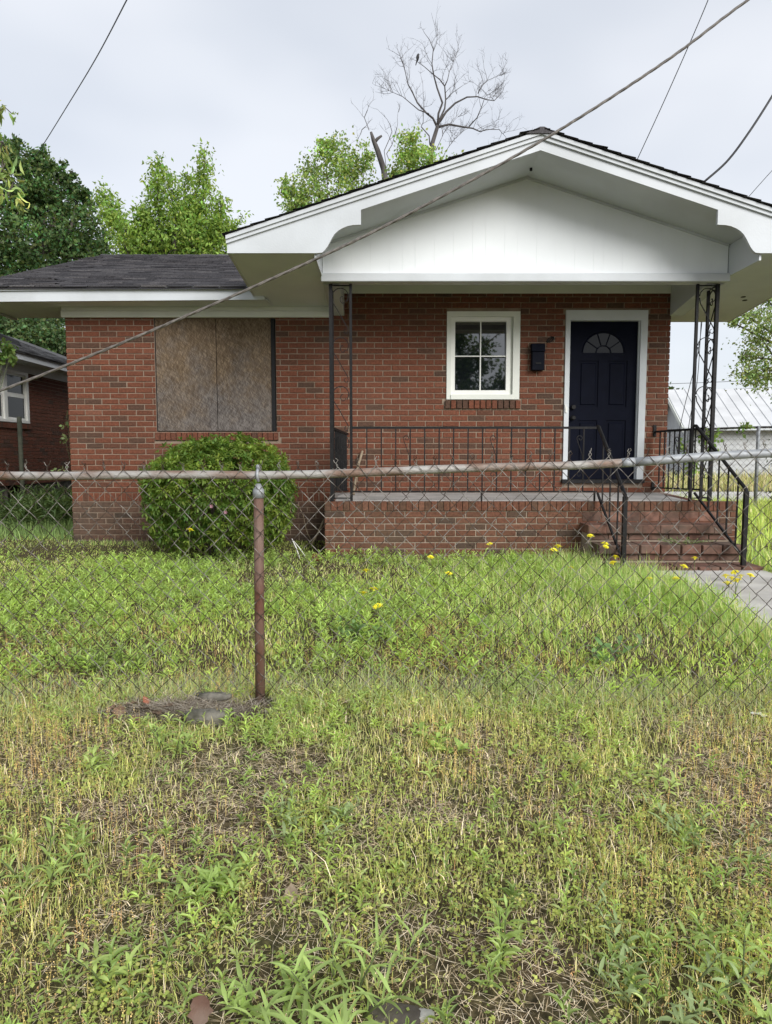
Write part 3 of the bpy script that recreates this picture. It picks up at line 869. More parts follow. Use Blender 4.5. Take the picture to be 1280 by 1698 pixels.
# rake trim and scroll-cut fascia boards
def rake_poly(s_, zo_top, zo_bot, xe):
    return [(GX, GZ0-zo_top), (GX + s_*xe, GZ0-zo_top-SLP*xe), (GX + s_*xe, GZ0-zo_bot-SLP*xe), (GX, GZ0-zo_bot)]
def ccw(poly):
    a = sum(p[0]*q[1]-q[0]*p[1] for p, q in zip(poly, poly[1:]+poly[:1]))
    return poly if a > 0 else poly[::-1]
for s_ in (-1, 1):
    mb = MB(); mb.prism(ccw(rake_poly(s_, .010, .046, GE)), FY-.040, FY+.02); mb.prism(ccw(rake_poly(s_, .0475, .080, GE)), FY-.022, FY+.02); hb(mb, 'rake_trim', M['white'])
    T_, B_ = .0805, .175
    nx_ = 1.70                                  # from the apex to the notch
    def zr(d, off): return GZ0 - off - SLP*d
    zb = 3.272
    poly = [(0, zr(0, T_)), (GE-.03, zr(GE-.03, T_)), (GE-.03, zb), (2.13, zb)]
    # ogee scroll: from the foot up to the notch
    for (d, z_) in [(2.10,3.268),(2.075,3.276),(2.05,3.296),(2.025,3.328),(2.002,3.368),(1.98,3.408),(1.955,3.446),(1.92,3.478),(1.88,3.502),(1.83,3.522),(1.78,3.532),(1.70,3.536)]:
        poly.append((d, z_))
    poly.append((nx_, zr(nx_, B_))); poly.append((0, zr(0, B_)))
    # split into convex-ish strips so the concave outline fills cleanly
    mb = MB()
    top_ = lambda d: zr(d, T_)
    mb.prism(ccw([(GX+s_*0, zr(0,T_)), (GX+s_*nx_, zr(nx_,T_)), (GX+s_*nx_, zr(nx_,B_)), (GX, zr(0,B_))]), FY, FY+.035)
    low = [(nx_, 3.536)] + [(d, z_) for d, z_ in [(1.78,3.532),(1.83,3.522),(1.88,3.502),(1.92,3.478),(1.955,3.446),(1.98,3.408),(2.002,3.368),(2.025,3.328),(2.05,3.296),(2.075,3.276),(2.13,3.272)]]
    for (d0, z0_), (d1, z1_) in zip(low, low[1:]):
        mb.prism(ccw([(GX+s_*d0, top_(d0)), (GX+s_*d1, top_(d1)), (GX+s_*d1, z1_), (GX+s_*d0, z0_)]), FY, FY+.035)
    mb.prism(ccw([(GX+s_*2.13, top_(2.13)), (GX+s_*(GE-.03), top_(GE-.03)), (GX+s_*(GE-.03), zb), (GX+s_*2.13, zb)]), FY, FY+.035)
    hb(mb, 'rake_fascia', M['white'])
    # sloping soffit between fascia and gable face
    mb = MB()
    mb.hexa([(GX,FY+.036,zr(0,.17)),(GX+s_*2.14,FY+.036,zr(2.14,.17)),(GX+s_*2.14,7.352,zr(2.14,.17)),(GX,7.352,zr(0,.17)),
             (GX,FY+.036,zr(0,.15)),(GX+s_*2.14,FY+.036,zr(2.14,.15)),(GX+s_*2.14,7.352,zr(2.14,.15)),(GX,7.352,zr(0,.15))])
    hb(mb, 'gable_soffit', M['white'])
    mb = MB()   # thin mould where soffit meets siding
    mb.hexa([(GX,7.335,zr(0,.195)),(GX+s_*2.12,7.335,zr(2.12,.195)),(GX+s_*2.12,7.352,zr(2.12,.195)),(GX,7.352,zr(0,.195)),
             (GX,7.335,zr(0,.171)),(GX+s_*2.12,7.335,zr(2.12,.171)),(GX+s_*2.12,7.352,zr(2.12,.171)),(GX,7.352,zr(0,.171))])
    hb(mb, 'cove_mould', M['white'])
    # boxed eave: flat soffit and inner cheek
    xi, xo = GX+s_*2.14, GX+s_*(GE-.03)
    a, b = sorted((xi, xo))
    yend = 8.36 if s_ < 0 else 9.0
    mb = MB()          # the eave box falls a little towards the house
    ze_ = 3.276 - .094*(yend-FY)
    mb.hexa([(a,FY+.037,3.274),(b,FY+.037,3.274),(b,yend,ze_),(a,yend,ze_),(a,FY+.037,3.288),(b,FY+.037,3.288),(b,yend,ze_+.014),(a,yend,ze_+.014)])
    hb(mb, 'eave_soffit', M['soffit'])
    mb = MB(); c0, c1 = sorted((GX+s_*2.13, GX+s_*2.15))
    mb.box(c0, c1, FY+.037, 7.36, 3.215, zr(2.14,.171)-.002); hb(mb, 'eave_cheek', M['white'])
    mb = MB(); e0, e1 = sorted((GX+s_*(GE-.03), GX+s_*(GE-.005)))
    mb.hexa([(e0,FY,3.272),(e1,FY,3.272),(e1,yend+.02,3.272-.094*(yend-FY)),(e0,yend+.02,3.272-.094*(yend-FY)),(e0,FY,gz(GX+GE-.03)-.04),(e1,FY,gz(GX+GE-.03)-.04),(e1,yend+.02,gz(GX+GE-.03)-.04),(e0,yend+.02,gz(GX+GE-.03)-.04)]); hb(mb, 'eave_fascia', M['white'])
    if s_ > 0:
        mb = MB(); mb.box(WX1+.16, GX+GE-.03, 9.001, 9.02, 3.06, 3.42); hb(mb, 'eave_fascia', M['white'])
        for vx, vy in ((4.10, 8.02), (4.18, 8.14)):
            mb = MB(); zv = 3.276-.094*(vy-FY)-.003; mb.tube([(vx, vy, zv), (vx, vy, zv+.008)], .028, 12); hb(mb, 'soffit_vent', M['dark'])
mb = MB(); mb.hexa([(WX1-.01,7.50,3.20),(WX1+.163,7.50,3.20),(WX1+.163,9.0,3.062),(WX1-.01,9.0,3.062),(WX1-.01,7.50,3.22),(WX1+.163,7.50,3.22),(WX1+.163,9.0,3.082),(WX1-.01,9.0,3.082)]); hb(mb, 'side_soffit', M['soffit'])

# gable siding: vertical boards with narrow gaps over a dark-free backing
mb = MB(); mb.add([(PX0,7.40,3.16),(3.586,7.40,3.16),(3.586,7.40,gz(3.586)-.155),(GX,7.40,GZ0-.155),(PX0,7.40,gz(PX0)-.155),
                   (PX0,7.47,3.16),(3.586,7.47,3.16),(3.586,7.47,gz(3.586)-.155),(GX,7.47,GZ0-.155),(PX0,7.47,gz(PX0)-.155)],
                  [(0,1,2,3,4),(9,8,7,6,5),(0,4,9,5),(1,6,7,2)])
sid = hb(mb, 'gable_wall', M['white_board'])
x = PX0 + .002
rp = random.Random(5)
while x < 3.58:
    wd = rp.choice([.2, .2, .101, .135])
    b = min(x + wd, 3.584)
    g_ = .0004
    ptop = lambda xx: gz(xx) - .173
    mb = MB()
    dy = rp.uniform(-.0006, .0006)
    if x < GX < b:
        poly = [(x+g_, 3.245), (b-g_, 3.245), (b-g_, ptop(b)), (GX, ptop(GX)), (x+g_, ptop(x))]
    else:
        poly = [(x+g_, 3.245), (b-g_, 3.245), (b-g_, ptop(b)), (x+g_, ptop(x))]
    mb.prism(poly, 7.354+dy, 7.398)
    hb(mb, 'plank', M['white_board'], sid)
    x = b
mb = MB(); mb.bbox(PX0-.014, 3.60, 7.318, 7.353, 3.156, 3.242, .006); hb(mb, 'band_board', M['white'])
mb = MB(); mb.box(PX0, 3.586, 7.354, 7.398, 3.158, 3.243); mb.box(PX0+.17, 3.416, 7.399, 7.49, 3.16, 3.404); hb(mb, 'porch_beam', M['white'])
for a, b in ((PX0, PX0+.166), (3.42, 3.586)):
    mb = MB()
    mb.hexa([(a,7.472,3.154),(b,7.472,3.154),(b,8.398,3.02),(a,8.398,3.02),(a,7.472,3.404),(b,7.472,3.404),(b,8.398,3.404),(a,8.398,3.404)])
    hb(mb, 'side_beam', M['white'])
mb = MB(); mb.tube([(1.455,7.12,4.215),(1.455,7.12,4.19)], .014, 8); hb(mb, 'gable_hook', M['dark'])

# ---- wrought-iron porch columns
def spiral(cx, cz, r0, r1, a0, a1, n=14):
    return [(cx + (r0+(r1-r0)*k/n)*math.cos(R(a0+(a1-a0)*k/n)), cz + (r0+(r1-r0)*k/n)*math.sin(R(a0+(a1-a0)*k/n))) for k in range(n+1)]
def column_unit(w_, h_):
    """one scroll of a column panel in (u, z): curl, broad arch, straight tail, small end curl"""
    pts = spiral(w_*.36, h_*.66, w_*.10, w_*.44, 20, -250-110, 18)[::1]
    arch = spiral(w_*.5, h_*.70, w_*.47, w_*.47, 200, 20, 14)
    a = spiral(w_*.30, h_*.60, w_*.06, w_*.27, 90, -180, 12)
    b = spiral(w_*.50, h_*.68, w_*.47, w_*.47, 190, 0, 14)
    return a, b
def iron_column(name_label, cx, sgn):
    y0 = 7.43
    zb, zt = PZ+.004, 3.153
    mb = MB(); mb.box(cx-.018, cx+.018, y0-.018, y0+.018, zb, zt)
    col = hb(mb, 'porch_column', M['black_iron']); tag(col, label=name_label)
    for (bx, by) in ((cx - sgn*.212, y0), (cx, y0+.205)):
        mb = MB(); mb.box(bx-.014, bx+.014, by-.014, by+.014, zb, zt); hb(mb, 'bar', M['black_iron'], col)
    for (dx_, dy_) in ((-sgn, 0), (0, 1)):
        W_ = .205
        for zz in (zb+.03, zt-.014):
            mb = MB(); mb.tube([(cx+dx_*.02, y0+dy_*.02, zz), (cx+dx_*W_, y0+dy_*W_, zz)], .008, 4); hb(mb, 'cross_bar', M['black_iron'], col)
        H_ = (zt-zb-.06)/4.35
        for k in range(5):
            zt_k = zt - .03 - k*H_
            if zt_k - H_*.85 < zb: continue
            in_u = .018; wu = W_-.036
            def pt(u, dz): return (cx+dx_*(in_u+u*wu), y0+dy_*(in_u+u*wu), zt_k - dz)
            # broad hook at the top, running down across to the other bar, little curl at its foot
            pts = []
            fl = (lambda u: u) if (dx_*1 > 0 or dy_) else (lambda u: 1-u)
            for t_ in np.linspace(-40, 180, 16):
                pts.append(pt(fl(.5 - .5*math.cos(R(180-t_))), .095 - .085*math.sin(R(t_))))
            start = [pt(fl(.62 + .2*math.cos(R(a_))*(.4+.6*q)), .12 + .055*math.sin(R(a_))*(.4+.6*q)) for q, a_ in zip(np.linspace(0,1,8), np.linspace(300, 20, 8))]
            tail = [pt(fl(0.0), .11), pt(fl(.06), .17), pt(fl(.30), .235), pt(fl(.62), .33), pt(fl(.93), .42)]
            end = [pt(fl(.93), .42), pt(fl(.98), .455), pt(fl(.90), .485), pt(fl(.74), .475), pt(fl(.72), .45), pt(fl(.82), .438)]
            mb = MB(); mb.tube(start, .0055, 4); mb.tube(pts[::1], .006, 4); mb.tube(tail, .006, 4); mb.tube(end, .005, 4)
            hb(mb, 'scroll', M['black_iron'], col)
iron_column('black wrought-iron porch column at the boarded-window end', -.588, -1)
iron_column('black wrought-iron porch column beside the steps', 3.522, 1)

# ---- railings
def s_scroll(mbx, p, udir, z0, z1):
    """S-scroll beside a baluster at p, reaching udir away, from z0 up to z1"""
    u = Vector(udir); p = Vector(p)
    h_ = z1 - z0
    top = [p + u*(.040+.036*math.cos(R(a_))*q) + Vector((0,0,z1-.04+.036*math.sin(R(a_))*q)) for a_, q in zip(np.linspace(560, 180, 18), np.linspace(.25, 1.0, 18))]
    mid = [p + u*.004*0 + u*(.076 - (.062)*t_) + Vector((0,0,z1-.045-(h_*.36)*t_)) for t_ in np.linspace(0, 1, 6)]
    mid2 = [p + u*(.012) + Vector((0,0,z1-.06-h_*.42))]
    bot = [p + u*(.040+.036*math.cos(R(a_))*q) + Vector((0,0,z0+.04+.036*math.sin(R(a_))*q)) for a_, q in zip(np.linspace(180, -200, 18), np.linspace(1.0, .25, 18))]
    top = [p + u*(.04-.036*math.cos(R(a_))*q) + Vector((0,0,z1-.04+.036*math.sin(R(a_))*q)) for a_, q in zip(np.linspace(-200, 180, 18), np.linspace(.25, 1, 18))]
    mbx.tube(top + mid[1:] , .005, 4)
    mbx.tube(bot, .005, 4); mbx.tube([mid[-1], p + u*.006 + Vector((0,0,z0+.16)), bot[0]], .005, 4)
def railing(label, pts_top, drop, nbal, scrolls=(), legs=(), thick=.013, scr_dir=None):
    a, b = Vector(pts_top[0]), Vector(pts_top[1])
    a2, b2 = a - Vector((0,0,drop)), b - Vector((0,0,drop))
    mb = MB(); mb.tube([a, b], .017, 4)
    rl = hb(mb, 'railing', M['black_iron']); tag(rl, label=label)
    mb = MB(); mb.tube([a2, b2], .012, 4); hb(mb, 'bottom_rail', M['black_iron'], rl)
    ud = (b-a); ud.z = 0; ud.normalize()
    for k in range(1, nbal+1):
        t_ = k/(nbal+1)
        p_, q_ = a.lerp(b, t_), a2.lerp(b2, t_)
        mb = MB(); mb.tube([p_-Vector((0,0,.01)), q_+Vector((0,0,.006))], thick*.707, 4); hb(mb, 'baluster', M['black_iron'], rl)
        if k in scrolls:
            mb = MB(); zc = (p_.z+q_.z)/2
            s_scroll(mb, (p_.x, p_.y, 0), -ud if scr_dir is None else scr_dir, zc-.20, zc+.27)
            hb(mb, 'scroll', M['black_iron'], rl)
    for p_, q_ in legs:
        mb = MB(); mb.box(p_[0]-.009, p_[0]+.009, p_[1]-.009, p_[1]+.009, q_, p_[2]); hb(mb, 'leg', M['black_iron'], rl)
    return rl
railing('black iron railing along the porch front', ((-.364, 7.43, 1.640), (2.296, 7.43, 1.640)), .69, 16, (4, 10, 16), [((1.04, 7.43, .952), PZ), ((2.27,7.43,.952), PZ)])
railing('short black iron railing from the column back to the wall on the bush side', ((-.582, 7.65, 1.638), (-.468, 8.37, 1.60)), .69, 6, (), thick=.026)
rr = railing('black iron railing from the wall to the column on the step side', ((3.285, 8.375, 1.628), (3.505, 7.65, 1.64)), .68, 8, (5,))
mb = MB(); mb.box(3.262, 3.298, 8.384, 8.399, 1.57, 1.71); mb.box(3.262, 3.298, 8.384, 8.399, .92, 1.02); hb(mb, 'wall_bracket', M['black_iron'], rr)
# stair handrails
for lab, top, foot, nb in (('black iron stair handrail nearest the brick porch face', (2.296, 7.43, 1.655), (2.335, 6.66, .955), 3),
                           ('black iron stair handrail at the outer end of the steps', (3.335, 7.40, 1.66), (3.505, 6.64, 1.01), 5)):
    a, b = Vector(top), Vector(foot)
    mb = MB(); mb.tube([a - Vector((0,0,.02)) + (a-b).normalized()*.03, a, b, b + Vector((0,-.012,-.035))], .019, 6)
    hr = hb(mb, 'stair_handrail', M['black_iron']); tag(hr, label=lab)
    mb = MB(); mb.box(b.x-.02, b.x+.02, b.y-.02, b.y+.02, .14, b.z-.012); hb(mb, 'newel_post', M['black_iron'], hr)
    a2 = a + Vector((0, -.02, -.72)); b2 = b + Vector((0, .012, -.66))
    mb = MB(); mb.tube([a2, b2], .014, 4); hb(mb, 'bottom_rail', M['black_iron'], hr)
    for k in range(nb):
        t_ = (k+.7)/(nb+.5)
        mb = MB(); mb.tube([a.lerp(b, t_), a2.lerp(b2, t_)], .0095, 4); hb(mb, 'baluster', M['black_iron'], hr)

# ---- wall-mounted things
mbx = thing('mailbox', 'tall black metal mailbox on the brick wall between window and door', 'mailbox', (1.826, 8.34, 2.52))
b_ = MB(); b_.bbox(-.074, .074, -.035, .059, -.157, .06, .004); b_.build('box', M['mailbox'], mbx)
b_ = MB(); b_.hexa([(-.078,-.05,.062),(.078,-.05,.062),(.078,.058,.062),(-.078,.058,.062),(-.078,-.012,.158),(.078,-.012,.158),(.078,.058,.162),(-.078,.058,.162)]); b_.build('lid', M['mailbox'], mbx)
b_ = MB(); b_.box(-.03, .03, -.042, -.036, -.085, -.07); b_.build('slot', M['black_iron'], mbx)
pts = [(.0+.045*math.cos(t_)*(1-.1*t_/6), 0, .03*math.sin(t_*1.35)) for t_ in np.linspace(0, 9, 30)]
b_ = MB(); b_.tube(pts, .0055, 5)
o = b_.build('wire_hook', M['black_iron']); o.location = (1.985, 8.388, 2.735)
tag(o, 'small twisted black wire bracket on the brick above the mailbox', 'bracket')

# ------------------------------------------------------------------ chain-link fence along the front
FYY = 3.2
RAILX = [-4.2, -3.0, -1.8, -0.6, 0.15, 0.9, 1.14, 1.8, 2.6, 4.2]
RAILZ = [1.262, 1.256, 1.254, 1.254, 1.276, 1.304, 1.316, 1.357, 1.40, 1.46]
def rail_z(x): return float(np.interp(x, RAILX, RAILZ))
fence = thing('chain_link_fence', 'rusty chain-link fence with pipe top rail across the front yard', 'fence', (-0.6, FYY, 0.15))
FL = Vector(fence.location)
def fb(mb, name, mat, parent=fence, smooth=True, L=FL, **kw):
    mb.v = [(x-L.x, y-L.y, z-L.z) for x, y, z in mb.v]
    o_ = mb.build(name, mat, parent, smooth)
    if kw: tag(o_, **kw)
    return o_
def rail_pts(a, b, n=24):
    return [(x, FYY + .004*math.sin(x*2.1), rail_z(x) + .003*math.sin(x*5)) for x in np.linspace(a, b, n)]
mb = MB(); mb.tube(rail_pts(-4.2, 1.14, 40), .0195, 14); fb(mb, 'top_rail', M['rusty'], label='rust-streaked section of pipe top rail')
mb = MB(); mb.tube(rail_pts(1.10, 1.16, 3), .0215, 14); mb.tube(rail_pts(1.155, 4.2, 24), .0205, 14); fb(mb, 'top_rail', M['galv'], label='clean grey galvanised section of pipe top rail')
mb = MB(); mb.tube([(-.606, FYY+.002, .05), (-.603, FYY+.002, .6), (-.598, FYY+.002, 1.165)], .0232, 14); post = fb(mb, 'post', M['rust'])
mb = MB()
mb.tube([(-.598,FYY+.002,1.148),(-.598,FYY+.002,1.185),(-.598,FYY+.002,1.198),(-.598,FYY+.002,1.215)], [.0265,.0265,.018,.011], 14)
mb.tube([(-.598, FYY+.0265*math.sin(t_), 1.2545+.0265*math.cos(t_)) for t_ in np.linspace(0, 2*math.pi, 16)], .0075, 6)
mb.tube([(-.598,FYY,1.28),(-.598,FYY,1.30),(-.598,FYY,1.305)], [.011,.010,.004], 8)
cap_ = fb(mb, 'post_cap', M['galv'], post)
WA, WZ = .045, .0495
def mesh_warp(x, z):
    k = np.clip((z-.1)/1.1, 0, 1)
    dx = (hash_noise(x, z, 2.3, 3)-.5)*.03*(1.15-k) + (hash_noise(x, z, 9, 4)-.5)*.011
    dy = (hash_noise(x, z, 1.7, 5)-.5)*.05*np.sin(np.pi*np.clip(k,0,1)) + (hash_noise(x, z, 7, 6)-.5)*.01
    dz = (hash_noise(x, z, 2.9, 8)-.5)*.022*(1.1-k)
    return dx, dy, dz
rw_ = random.Random(21)
for i in range(int(7.4/WA)):
    xl_ = -3.6 + i*WA
    zt = rail_z(xl_ + WA) + .028 + rw_.uniform(-.004, .006)
    pts = []
    nseg = int((zt - .10)/WZ)
    for s_ in range(nseg*2 + 1):
        z = zt - s_*WZ/2
        ph = s_/2.0
        tri = abs(((ph + (0 if i % 2 == 0 else 1)) % 2) - 1)         # 1 at right for even wires at the top
        x = xl_ + tri*WA
        # rounded knuckles hook round the neighbour
        yk = (.0022 if (s_ % 4 in (0, 1)) else -.0022)
        if s_ % 2 == 0:
            x += (.0016 if tri > .5 else -.0016)
        dx, dy, dz = mesh_warp(x, z)
        pts.append((x + float(dx), FYY - .0245 + yk + float(dy)*.6, z + float(dz)))
    top = pts[0]
    sg = 1 if i % 2 == 0 else -1
    b1 = (top[0] + sg*.004 + rw_.uniform(-.003,.003), top[1] - .002, top[2] + .012)
    b2 = (b1[0] - sg*rw_.uniform(.008,.018), b1[1] + rw_.uniform(-.006,.004), b1[2] + rw_.uniform(.010,.018))
    b3 = (b2[0] + sg*rw_.uniform(-.008,.016), b2[1] + rw_.uniform(-.006,.004), b2[2] + rw_.uniform(.002,.016))
    mb = MB(); mb.tube([b3, b2, b1] + pts, .0020, 4, False)
    fb(mb, 'wire', M['wire'])
for tx in (-1.9, -.25, .62, 1.5):
    mb = MB(); zc = rail_z(tx)
    mb.tube([(tx + .004*k, FYY + .022*math.sin(t_), zc + .022*math.cos(t_)) for k, t_ in enumerate(np.linspace(0, 6.6, 16))] , .0014, 4, False); fb(mb, 'wire_tie', M['wire'])

# ------------------------------------------------------------------ chain-link fence at the back of the side yard
bf = thing('chain_link_fence', 'tall grey chain-link fence along the gravel lane behind the steps', 'fence', (7.15, 13.2, .33))
BFL = Vector(bf.location)
def bfy(x): return 13.2 + (x-7.15)*-.05
for px_ in (4.3, 7.15, 10.2):
    mb = MB(); mb.tube([(px_, bfy(px_), .2), (px_, bfy(px_), 1.90)], .034, 10); fb(mb, 'post', M['galv'], bf, True, BFL)
mb = MB(); mb.tube([(x, bfy(x), 1.84 + (x-6)*.022 + .01*math.sin(x*2)) for x in np.linspace(4.3, 11.5, 14)], .022, 8); fb(mb, 'top_rail', M['black_iron'], bf, True, BFL)
mb = MB()
for i in range(int(6.4/.06)):
    x0_ = 4.9 + i*.06
    pts = []
    for s_ in range(26):
        tri = abs(((s_ + (i % 2)) % 2))
        pts.append((x0_ + tri*.06, bfy(x0_) - .03, 1.86 + (x0_-6)*.022 - s_*.062))
    mb.tube(pts, .0032, 3, False)
fb(mb, 'wire', M['wire'], bf, False, BFL, kind='stuff')

# ------------------------------------------------------------------ neighbouring brick house on the bush side
nb = thing('brick_house', 'neighbouring red brick house with grey shingle roof and white double window', 'house', (-6.7, 12.6, .3))
NL = Vector(nb.location)
def nbb(mb, name, mat, parent=nb, **kw): return fb(mb, name, mat, parent, False, NL, **kw)
NX = -6.7
NW = (11.1, 12.92, 1.93, 2.87)
mb = MB()
mb.box(-14, NX-.01, 7.6, NW[0], .80, 3.05); mb.box(-14, NX-.01, NW[0], NW[1], .80, NW[2]); mb.box(-14, NX-.01, NW[0], NW[1], NW[3], 3.05); mb.box(-14, NX-.01, NW[1], 17.5, .80, 3.05)
nwall = nbb(mb, 'wall', M['mortar_old'])
mb = MB(); mb.box(-14, NX-.06, 7.7, 12.2, .1, .80); mb.box(-14, NX-.06, 12.9, 17.4, .1, .80); mb.box(-14, NX-.5, 12.2, 12.9, .1, .79); nbb(mb, 'foundation', M['stone'])
mb = MB(); mb.box(NX-.5, NX-.49, 12.2, 12.9, .1, .79); nbb(mb, 'crawl_opening', M['dark'])
mb = MB(); rbn = random.Random(9)
z = .80; i = 0
while z < 2.93:
    y = 8.2 - (i % 2)*.104
    while y < 17.4:
        a, b = y, y+.197; y += .2075
        segs = [(a, b)]
        if z+.057 > NW[2]-.1 and z < NW[3]:
            segs = [(s0, s1) for s0, s1 in ((a, min(b, NW[0]-.01)), (max(a, NW[1]+.01), b)) if s1-s0 > .02]
        for s0, s1 in segs:
            mb.box(NX-.012, NX+rbn.uniform(-.002,.002), s0, s1, z+.005, z+.0625, tone_of(rbn))
    z += .0679; i += 1
y = NW[0]-.05
while y < NW[1]+.05:
    mb.box(NX-.01, NX+.03, y, y+.06, NW[2]-.105, NW[2]-.008, tone_of(rbn)); y += .067
nbb(mb, 'brick', M['brick'], nwall, kind='stuff')
# double window: frame, mullion, two sashes each
mb = MB(); fx0, fx1 = NX-.06, NX+.02
mb.box(fx0, fx1, NW[0], NW[0]+.07, NW[2], NW[3]); mb.box(fx0, fx1, NW[1]-.07, NW[1], NW[2], NW[3])
mb.box(fx0, fx1, 12.09, 12.19, NW[2]+.05, NW[3]-.06); mb.box(fx0, fx1, NW[0]+.07, NW[1]-.07, NW[3]-.06, NW[3]); mb.box(fx0, fx1+.02, NW[0]+.07, NW[1]-.07, NW[2], NW[2]+.05)
nwin = nbb(mb, 'window', M['vinyl'])
for ya, yb_ in ((NW[0]+.07, 12.09), (12.19, NW[1]-.07)):
    zm = (NW[2]+NW[3])/2
    for za, zb2, xo in ((NW[2]+.05, zm+.02, -.01), (zm+.022, NW[3]-.06, -.022)):
        mb = MB()
        mb.box(NX+xo-.02, NX+xo, ya, ya+.04, za, zb2); mb.box(NX+xo-.02, NX+xo, yb_-.04, yb_, za, zb2)
        mb.box(NX+xo-.02, NX+xo, ya+.04, yb_-.04, za, za+.04); mb.box(NX+xo-.02, NX+xo, ya+.04, yb_-.04, zb2-.035, zb2)
        nbb(mb, 'sash', M['vinyl'], nwin)
        mb = MB(); mb.box(NX+xo-.016, NX+xo-.010, ya+.04, yb_-.04, za+.04, zb2-.035); nbb(mb, 'pane', M['fanglass'], nwin)
    mb = MB()      # blinds pulled half-way inside the upper sash
    for k in range(9):
        zz = NW[3]-.10 - k*.038
        mb.hexa([(NX-.07,ya+.05,zz),(NX-.05,ya+.05,zz-.016),(NX-.05,yb_-.05,zz-.016),(NX-.07,yb_-.05,zz),(NX-.069,ya+.05,zz+.002),(NX-.049,ya+.05,zz-.014),(NX-.049,yb_-.05,zz-.014),(NX-.069,yb_-.05,zz+.002)])
    nbb(mb, 'blind', M['vinyl'], nwin)
mb = MB(); mb.box(NX, -6.32, 7.2, 17.8, 3.00, 3.02); nbb(mb, 'soffit', M['soffit'])
mb = MB(); mb.box(NX, NX+.03, 7.6, 17.5, 2.86, 3.0); nbb(mb, 'frieze_board', M['white'])
mb = MB(); mb.box(-6.318, -6.285, 7.2, 17.8, 2.985, 3.11); nbb(mb, 'fascia_board', M['white'])
mb = MB()
mb.add([(-6.25,7.0,3.115),(-6.25,18,3.115),(-9.3,18,4.26),(-9.3,7,4.26),(-12.4,18,3.1),(-12.4,7,3.1),(-6.25,7,3.09),(-6.25,18,3.09),(-9.3,18,4.2),(-9.3,7,4.2),(-12.4,18,3.06),(-12.4,7,3.06)],
       [(0,1,2,3),(3,2,4,5),(7,6,9,8),(8,9,11,10),(0,6,7,1),(0,3,9,6),(3,5,11,9),(1,7,8,2),(2,8,10,4),(5,4,10,11)], .3)
nroof = nbb(mb, 'roof', M['old_shingle'])
mb = MB(); shingles(mb, (-6.235, 10.5, 3.112), (0,1,0), (-3.05,0,1.145), 5.5, 3.25, r=random.Random(4)); nbb(mb, 'shingle', M['old_shingle'], nroof, kind='stuff')
mb = MB(); mb.hexa([(-7.6,13.5,3.60),(-7.25,13.5,3.47),(-7.25,13.85,3.47),(-7.6,13.85,3.60),(-7.62,13.5,3.74),(-7.30,13.53,3.60),(-7.30,13.82,3.60),(-7.62,13.85,3.74)]); nbb(mb, 'roof_vent', M['black_iron'], nroof)
pole = MB(); pole.tube([(0,0,-.1),(0,0,1.36)], .036, 8)
o = pole.build('pole', M['greenpole'], None, True); o.location = (-5.858, 11.0, 0.594)
tag(o, 'weathered greenish post standing before the neighbouring brick wall', 'post')

# ------------------------------------------------------------------ white outbuilding with metal roof beyond the lane
ob = thing('white_building', 'white-sided building with ribbed white metal roof beyond the lane', 'building', (12.0, 27.0, .38))
ob.rotation_euler = (0, 0, R(-8))
LB, DB = 14.0, 5.2
EZB, RZB = 2.16, 3.72          # eave and ridge above its base
mb = MB(); mb.box(0, LB, 0, DB, -.3, EZB); mb.add([(0,0,EZB),(0,DB,EZB),(0,DB/2,RZB-.1),(.12,0,EZB),(.12,DB,EZB),(.12,DB/2,RZB-.1)], [(0,2,1),(3,4,5),(0,3,5,2),(1,2,5,4)])
obw = mb.build('wall', M['siding'], ob)
mb = MB()
z = -.2
while z < EZB-.2:
    mb.hexa([(.0,-.028,z),(LB,-.028,z),(LB,-.002,z),(.0,-.002,z),(0,-.010,z+.19),(LB,-.010,z+.19),(LB,-.002,z+.19),(0,-.002,z+.19)])
    mb.hexa([(-.028,0,z),(-.002,0,z),(-.002,DB,z),(-.028,DB,z),(-.010,0,z+.19),(-.002,0,z+.19),(-.002,DB,z+.19),(-.010,DB,z+.19)]); z += .195
mb.build('siding_board', M['siding'], obw)['kind'] = 'stuff'
pw = .40
n = int((LB+.7)/pw)
for k in range(n):
    x0_ = -.42 + k*pw
    mb = MB()
    mb.hexa([(x0_,-.45,EZB-.16),(x0_+pw-.004,-.45,EZB-.16),(x0_+pw-.004,DB/2,RZB),(x0_,DB/2,RZB),(x0_,-.45,EZB-.13),(x0_+pw-.004,-.45,EZB-.13),(x0_+pw-.004,DB/2,RZB+.03),(x0_,DB/2,RZB+.03)])
    mb.hexa([(x0_,-.45,EZB-.128),(x0_+.05,-.45,EZB-.128),(x0_+.05,DB/2,RZB+.032),(x0_,DB/2,RZB+.032),(x0_+.012,-.45,EZB-.102),(x0_+.038,-.45,EZB-.102),(x0_+.038,DB/2,RZB+.058),(x0_+.012,DB/2,RZB+.058)])
    mb.build('roof_panel', M['metalroof'], ob)
mb = MB(); mb.hexa([(-.42,DB/2+.002,RZB),(LB+.2,DB/2+.002,RZB),(LB+.2,DB+.45,EZB-.16),(-.42,DB+.45,EZB-.16),(-.42,DB/2+.002,RZB+.03),(LB+.2,DB/2+.002,RZB+.03),(LB+.2,DB+.45,EZB-.13),(-.42,DB+.45,EZB-.13)]); mb.build('rear_roof', M['metalroof'], ob)
mb = MB(); mb.box(-.42, LB+.2, -.50, -.452, EZB-.26, EZB-.13); mb.build('gutter', M['white'], ob)
mb = MB()
